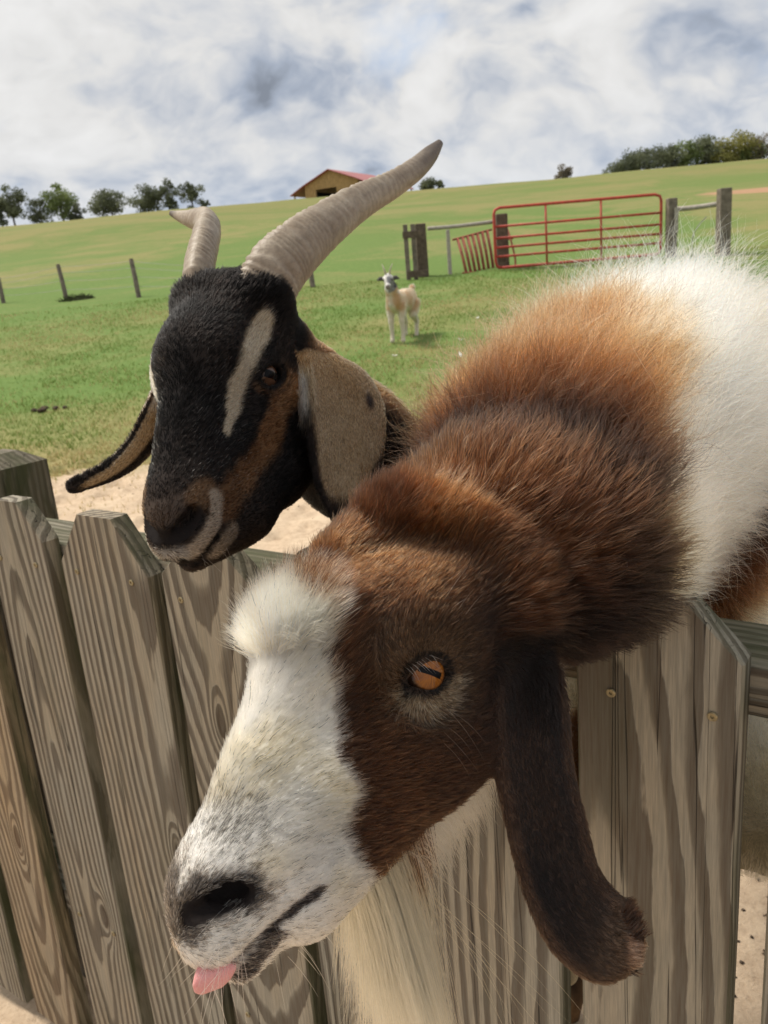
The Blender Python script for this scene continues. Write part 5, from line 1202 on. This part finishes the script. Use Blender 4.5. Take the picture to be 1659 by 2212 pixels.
def horn_mesh(name, spine, rad, up, n=220, ns=30, flat=.72, ridges=46, seed=0, twist=0.0):
    sp = catmull(spine, n); rr = catmull(np.c_[rad, rad, rad], n)[:, 0]; tg = unit(np.gradient(sp, axis=0))
    uu = unit(catmull(up, n)); V = []; C = []
    a = np.linspace(0, 2*np.pi, ns, endpoint=False)
    s = np.linspace(0, 1, n)
    for i in range(n):
        y = uu[i]-tg[i]*(uu[i]@tg[i]); y /= np.linalg.norm(y); x = np.cross(y, tg[i])
        jit = vnoise(np.stack([np.cos(a)*1.5, np.sin(a)*1.5, np.full(ns, s[i]*30+seed)], -1), 1.0, seed, 2)-.5
        ph = s[i]*ridges+jit*1.3+.5*np.sin(s[i]*23)+.35*np.sin(s[i]*61)
        rg = np.abs(np.mod(ph, 1)-.5)*2; amp = .075*(1-sstep(.62, .9, s[i]))*(.35+.65*np.clip(np.sin(a)*.8+.5, 0, 1))
        r = rr[i]*(1+amp*(rg**2-.4)+.02*jit)
        keel = 1+.16*np.exp(-((a-np.pi/2)/.5)**2)         # the sharp front edge of a goat's horn
        V.append(sp[i]+(r*keel)[:, None]*(np.cos(a)[:, None]*x*flat+np.sin(a)[:, None]*y))
        f = vnoise(np.stack([a*0+s[i]*14, np.cos(a)*2, np.sin(a)*2], -1), 1.0, seed+5, 3)
        light = np.array([.48, .42, .33]); mid = np.array([.20, .15, .10]); tipc = np.array([.085, .066, .052])
        q = np.clip(.25+.9*(f-.3)+.35*(1-rg)*(1-sstep(.6, .9, s[i])), 0, 1)[:, None]
        c = light*(1-q)+mid*q; k = sstep(.62, .90, s[i]+.10*(f-.5))[:, None] if twist == 0 else sstep(.82, .97, s[i]+.06*(f-.5))[:, None]
        C.append(c*(1-k)+tipc*k)
    V = np.concatenate(V+[sp[-1:]+tg[-1:]*rr[-1]*.5]); C = np.concatenate(C+[C[-1][:1]])
    F = [(i*ns+j, i*ns+(j+1) % ns, (i+1)*ns+(j+1) % ns, (i+1)*ns+j) for i in range(n-1) for j in range(ns)]
    F += [((n-1)*ns+j, (n-1)*ns+(j+1) % ns, len(V)-1) for j in range(ns)]
    me = mesh_np(name, V, F); set_colors(me, C); return me
HL = horn_mesh('horn', [at(562, 672, .805), at(592, 600, .81), at(640, 545, .83), at(705, 490, .87), at(780, 438, .92), at(850, 400, .97), at(900, 365, 1.01), at(930, 335, 1.04), at(951, 309, 1.06)],
               [.030, .0295, .0265, .0225, .0180, .0145, .0125, .0100, .0045], [UPV-RGT*.8-FWD*.9]*3+[UPV-RGT*.6-FWD*.8]*3+[UPV-RGT*.6-FWD*.4]*3, flat=.80, seed=3)
HR = horn_mesh('horn', [at(428, 655, .83), at(428, 605, .82), at(434, 560, .845), at(445, 515, .89), at(449, 488, .94), at(436, 478, .985), at(410, 474, 1.01), at(385, 467, 1.03), at(369, 461, 1.04)],
               [.0185, .0180, .0180, .0175, .0165, .0140, .0100, .0060, .0030], [-FWD*.9+UPV*.3]*4+[UPV+FWD*-.5]*5, flat=.85, seed=8, ridges=34, twist=1)
# ------------------------------------------------------------------ coat of the black and tan goat
EO2 = (.010, -.009, .014)
goat2 = empty('goat', (C0[0]+CD[0]*.3, C0[1]+CD[1]*.3, 0))
tag(goat2, 'black and tan goat with long curved horns and hanging ears behind the fence', 'goat', 'goats in the pasture')
SPINE2 = np.vstack([NK2, [C0+CD*.4, C0+CD*.9]])
KE2, KE3 = mk_kd(ES2), mk_kd(ES3)
def ear_zone(P, kd, S, D, N, W, first, tol=.028):
    ei = np.array([kd.find(p)[1] for p in P.tolist()]); d = P-S[ei]; ex = (d*D[ei]).sum(1)/W[ei]; en = (d*N[ei]).sum(1)
    return (np.abs(ex)*W[ei] < 1.12*W[ei]+.004) & (np.abs(en-.006) < tol) & (ei > first) & (np.linalg.norm(d, axis=1) < W[ei]*1.5+.012), ei, ex
def zones2(P):
    l = w2loc(M2, T2, P); q = l.copy(); q[:, 1] = np.abs(q[:, 1])
    e2, i2, x2 = ear_zone(P, KE2, ES2, ED2, EN2, EW2, 14); e3, i3, x3 = ear_zone(P, KE3, ES3, ED3, EN3, EW3, 14)
    inface = (l[:, 0] > .0) & (l[:, 1] < .058); e2 &= ~(inface & (l[:, 0] > .01)); e3 &= (l[:, 1] < -.045)
    par, off, tan, dist = chain_param(P, SPINE2)
    hw = (1-sstep(.35, .8, par)*sstep(-.03, -.07, l[:, 0]))*(~e2)*(~e3)*(np.linalg.norm(l-np.array([.05, 0, 0]), axis=1) < .23)
    return dict(l=l, q=q, e2=e2, i2=i2, x2=x2, e3=e3, i3=i3, x3=x3, par=par, off=off, tan=tan, dist=dist, hw=hw)
def color2(P, Z, jit=None):
    n = len(P); jit = rng.random(n) if jit is None else jit
    q, l = Z['q'], Z['l']; x, y, z = q.T
    nz = vnoise(P, 60, 15, 2)-.5; n2 = vnoise(P, 22, 16, 2)-.5
    c = mixc((.022, .019, .019), (.085, .060, .046), np.clip(.15+n2*1.1+sstep(.14, .20, x)*.6, 0, 1))
    tan_ = mixc((.30, .16, .075), (.38, .215, .11), np.clip(.5+n2*1.6, 0, 1))
    ck = sstep(.022, .009, pol_dist(q, MARK['cheek'])+nz*.014+(jit-.5)*.008)
    c = mixc(c, mixc(tan_, (.13, .070, .038), sstep(.06, .16, x)*.6), ck*.95)
    c = mixc(c, tan_*1.1, sstep(-.005, -.04, x)*sstep(.0, -.03, z)*sstep(.04, .06, y)*.9)
    wdt = np.interp(x, [-.05, .0, .03, .06, .09], [.0085, .0110, .0115, .0100, .005])*np.where(l[:, 1] < 0, 1.4, 1.0)
    st = sstep(1.25, .65, pol_dist(q, MARK['stripe'])/wdt+nz*.9+(jit-.5)*.5); c = mixc(c, (.60, .51, .38), st)
    k = ((jit*4.7 % 1) < .22*sstep(.02, .0, np.abs(y-.030))*sstep(.03, .06, x)*sstep(.16, .13, x)); c[k] = mixc(c[k], np.array([.55, .52, .48]), .5)
    pd = sstep(.020, .008, pol_dist(q, MARK['pad'])+nz*.01); c = mixc(c, (.13, .098, .080), pd*.8)
    nb = sstep(.017, .006, pol_dist(q, MARK['nosetan'])+nz*.012); c = mixc(c, (.25, .155, .09), nb*.9)
    ls = sstep(.0100, .0050, pol_dist(q, MARK['strip'])+nz*.006); c = mixc(c, (.52, .43, .34), ls*((jit*6.1 % 1) < .93))
    ch = sstep(.0105, .005, pol_dist(q, MARK['lip'])+nz*.006); c = mixc(c, (.38, .31, .24), ch*.9)
    ul = sstep(.016, .007, np.linalg.norm(q-MARK['mouth'][0]-np.array([0, 0, .008]), axis=1)); c = mixc(c, (.42, .40, .38), ul*((jit*2.9 % 1) < .7))
    c = mixc(c, (.022, .018, .017), sstep(.0085, .005, pol_dist(q, MARK['nos'])))
    c = mixc(c, (.022, .018, .018), sstep(.0050, .003, pol_dist(q, MARK['mouth'])))
    c = mixc(c, (.03, .024, .02), sstep(1.3, 1.1, eye_ell(q, EO2))); c = mixc(c, (.16, .095, .055), sstep(1.9, 1.55, eye_ell(q, EO2))*sstep(1.3, 1.5, eye_ell(q, EO2))*sstep(.0, -.01, z-x)*.8)
    upn = Z['off'][:, 2]/(Z['dist']+1e-6); par = Z['par']
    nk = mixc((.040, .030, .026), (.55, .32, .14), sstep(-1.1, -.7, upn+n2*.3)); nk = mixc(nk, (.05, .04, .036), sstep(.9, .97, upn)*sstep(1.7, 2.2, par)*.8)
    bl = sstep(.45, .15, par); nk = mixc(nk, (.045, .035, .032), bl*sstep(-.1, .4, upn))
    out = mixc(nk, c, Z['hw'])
    for e, i, xx, white in ((Z['e2'], Z['i2'], Z['x2'], 1), (Z['e3'], Z['i3'], Z['x3'], 0)):
        t = i/119.0
        ec = mixc((.46, .345, .225), (.36, .245, .145), np.clip(.4+n2*1.8, 0, 1))
        ec = mixc(ec, (.52, .32, .15), sstep(.50, .08, t+n2*.2)*.85)
        if white:
            ec = mixc(ec, (.050, .038, .034), sstep(-.84, -1.05, xx+n2*.3)*sstep(.34, .50, t+n2*.1)); ec = mixc(ec, (.055, .042, .036), sstep(.98, 1.2, xx+n2*.8)*sstep(.40, .65, t)); ec = mixc(ec, (.050, .038, .034), sstep(.84, .96, t+n2*.1))
            ec = mixc(ec, (.74, .70, .63), sstep(-.92, -1.12, xx+n2*.2)*sstep(.22, .30, t+n2*.1)*sstep(.50, .38, t+n2*.15))
            ec = mixc(ec, (.06, .05, .06), sstep(.10, .04, np.hypot((t-.40)*1.5, (xx-.70)*.5)+n2*.08)*.85)
            ec = mixc(ec, (.045, .036, .033), sstep(.16, .06, t))
        else:
            ec = mixc((.055, .042, .036), (.46, .33, .19), sstep(.25, .65, -xx*1.0+n2)); ec = mixc(ec, (.66, .58, .46), sstep(.30, .12, t)*sstep(.3, .6, -xx)); ec = mixc(ec, (.04, .03, .028), sstep(.88, .98, t))
        out = mixc(out, ec, e*1.0)
    return np.clip(out, .004, 1)
def flow2(P, N, Z):
    q, l = Z['q'], Z['l']; x, y, z = q.T; sy = l[:, 1]/(np.abs(l[:, 1])+.014); nz = vnoise3(P, 24, 61, 2); up = sstep(.02, .06, z)
    fw = np.stack([-np.ones(len(P)), sy*(.15+.45*up), -.55*(1-up)*sstep(-.03, .05, x)-.1], 1)
    F = mixc(Z['tan']+np.array([0, 0, -.35])+nz*.3, fw@M2.T+nz*.28, Z['hw'])
    for e, i, S in ((Z['e2'], Z['i2'], ES2), (Z['e3'], Z['i3'], ES3)):
        tg = unit(np.gradient(S, axis=0)); F = np.where(e[:, None], tg[i]+nz*.2, F)
    return F
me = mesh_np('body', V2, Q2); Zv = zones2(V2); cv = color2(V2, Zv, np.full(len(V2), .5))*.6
qv = Zv['q']; cv = mixc(cv, (.012, .010, .010), sstep(1.3, 1.1, eye_ell(qv, EO2))*Zv['hw']); cv = mixc(cv, (.010, .008, .008), sstep(.014, .007, pol_dist(qv, MARK['nos']))*Zv['hw']); set_colors(me, cv); link('body', me, SKINM, goat2)  # shade inside the nostrils painted as near black skin
def d2_head(c, n):
    l = w2loc(M2, T2, c); q = np.c_[l[:, 0], np.abs(l[:, 1]), l[:, 2]]
    nos = pol_dist(q, MARK['nos'])
    return (np.linalg.norm(l-np.array([.055, 0, 0]), axis=1) < .20)*(l[:, 0] > -.10)*(nos > .0075)*(eye_ell(q, EO2) > .95)+1e-9
def d2_ear(c, n): return ((np.linalg.norm(c[:, None]-ES2[None, ::6], axis=2).min(1) < .042) | (np.linalg.norm(c[:, None]-ES3[None, ::6], axis=2).min(1) < .03))*1.0+1e-9
def d2_body(c, n):
    par, off, tan, dist = chain_param(c, SPINE2); l = w2loc(M2, T2, c); return (l[:, 0] < -.05)*np.where(par > 2.6, .25, 1.0)*np.where(c[:, 2] < .6, .3, 1.0)
def grow2(n, dens, seg, rad):
    n = int(n*FUR); P, N = scatter(V2, Q2, N2, dens, n); Z = zones2(P); jit = rng.random(n); x, y, z = Z['q'].T
    L = .0058-.0018*sstep(.10, .16, x)+.005*sstep(.02, -.04, x)*sstep(.03, .06, z)+.001*sstep(.03, .06, x)*sstep(.03, .06, z); L = mixc(L[:, None], .016+.008*sstep(1, 2, Z['par'])[:, None], 1-Z['hw'])[:, 0]
    t2 = Z['i2']/119.0; L = np.where(Z['e2'] | Z['e3'], .0045+.016*(Z['x2'] < -.85)*(t2 > .2)*(t2 < .5)*Z['e2'], L)*rng.uniform(.65, 1.2, n)
    lift = np.where(Z['e2'] | Z['e3'], .05, .07)+.05*sstep(.01, -.02, x)*sstep(.04, .07, z)*Z['hw']
    S = strands(P, N, flow2(P, N, Z), L, lift, seg, jitter=.13, gravity=.03, clump=.35, clump_n=9, wave=.02)
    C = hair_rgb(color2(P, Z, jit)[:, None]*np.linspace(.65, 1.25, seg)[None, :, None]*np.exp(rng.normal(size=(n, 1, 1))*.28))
    return S, C, np.full(n, rad)
FURD = hair_mat('sleek_strand', .32, 1.22)
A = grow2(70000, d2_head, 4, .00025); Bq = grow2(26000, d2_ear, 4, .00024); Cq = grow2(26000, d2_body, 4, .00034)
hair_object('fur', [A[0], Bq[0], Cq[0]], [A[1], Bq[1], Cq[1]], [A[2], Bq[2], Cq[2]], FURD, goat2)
mt, t = new_mat('horn_keratin'); hc_ = t.n('ShaderNodeAttribute', {'attribute_name': 'col'}).outputs['Color']; co = t.n('ShaderNodeTexCoord').outputs['Object']
nz = t.noise(co, 220, 5, .65); nb_ = t.noise(co, 60, 4, .6)
HORNM = finish(mt, t, t.mix(t.maprange(nz, .4, .75, 0, .5), t.mix(t.maprange(nb_, .35, .7, 0, .35), hc_, (.16, .11, .075)), (.10, .075, .055)), .5, nz, .0012, .35, .6)
link('horn', HL, HORNM, goat2); link('horn', HR, HORNM, goat2)
IRIS2 = iris_mat('brown_iris', (.10, .052, .030), (.07, .035, .02), (.012, .009, .008))
for sy in (1, -1):
    eyeball(goat2, M2, T2, (-.001+EO2[0], sy*(.0495+EO2[1]), -.0035+EO2[2]), .0172, (.40, 0, .92), IRIS2, PUPIL, look=(.25, sy, .25), pw=.0085, ph=.0045)
wa = [((.19+rng.normal()*.012, .014+abs(rng.normal())*.010, .010+rng.normal()*.008), (.6+rng.normal()*.3, .7, rng.normal()*.5), rng.uniform(.015, .035)) for i in range(16)]
whiskers(M2, T2, wa[:9], .04, (.3, .27, .24), goat2, rad=.00012)
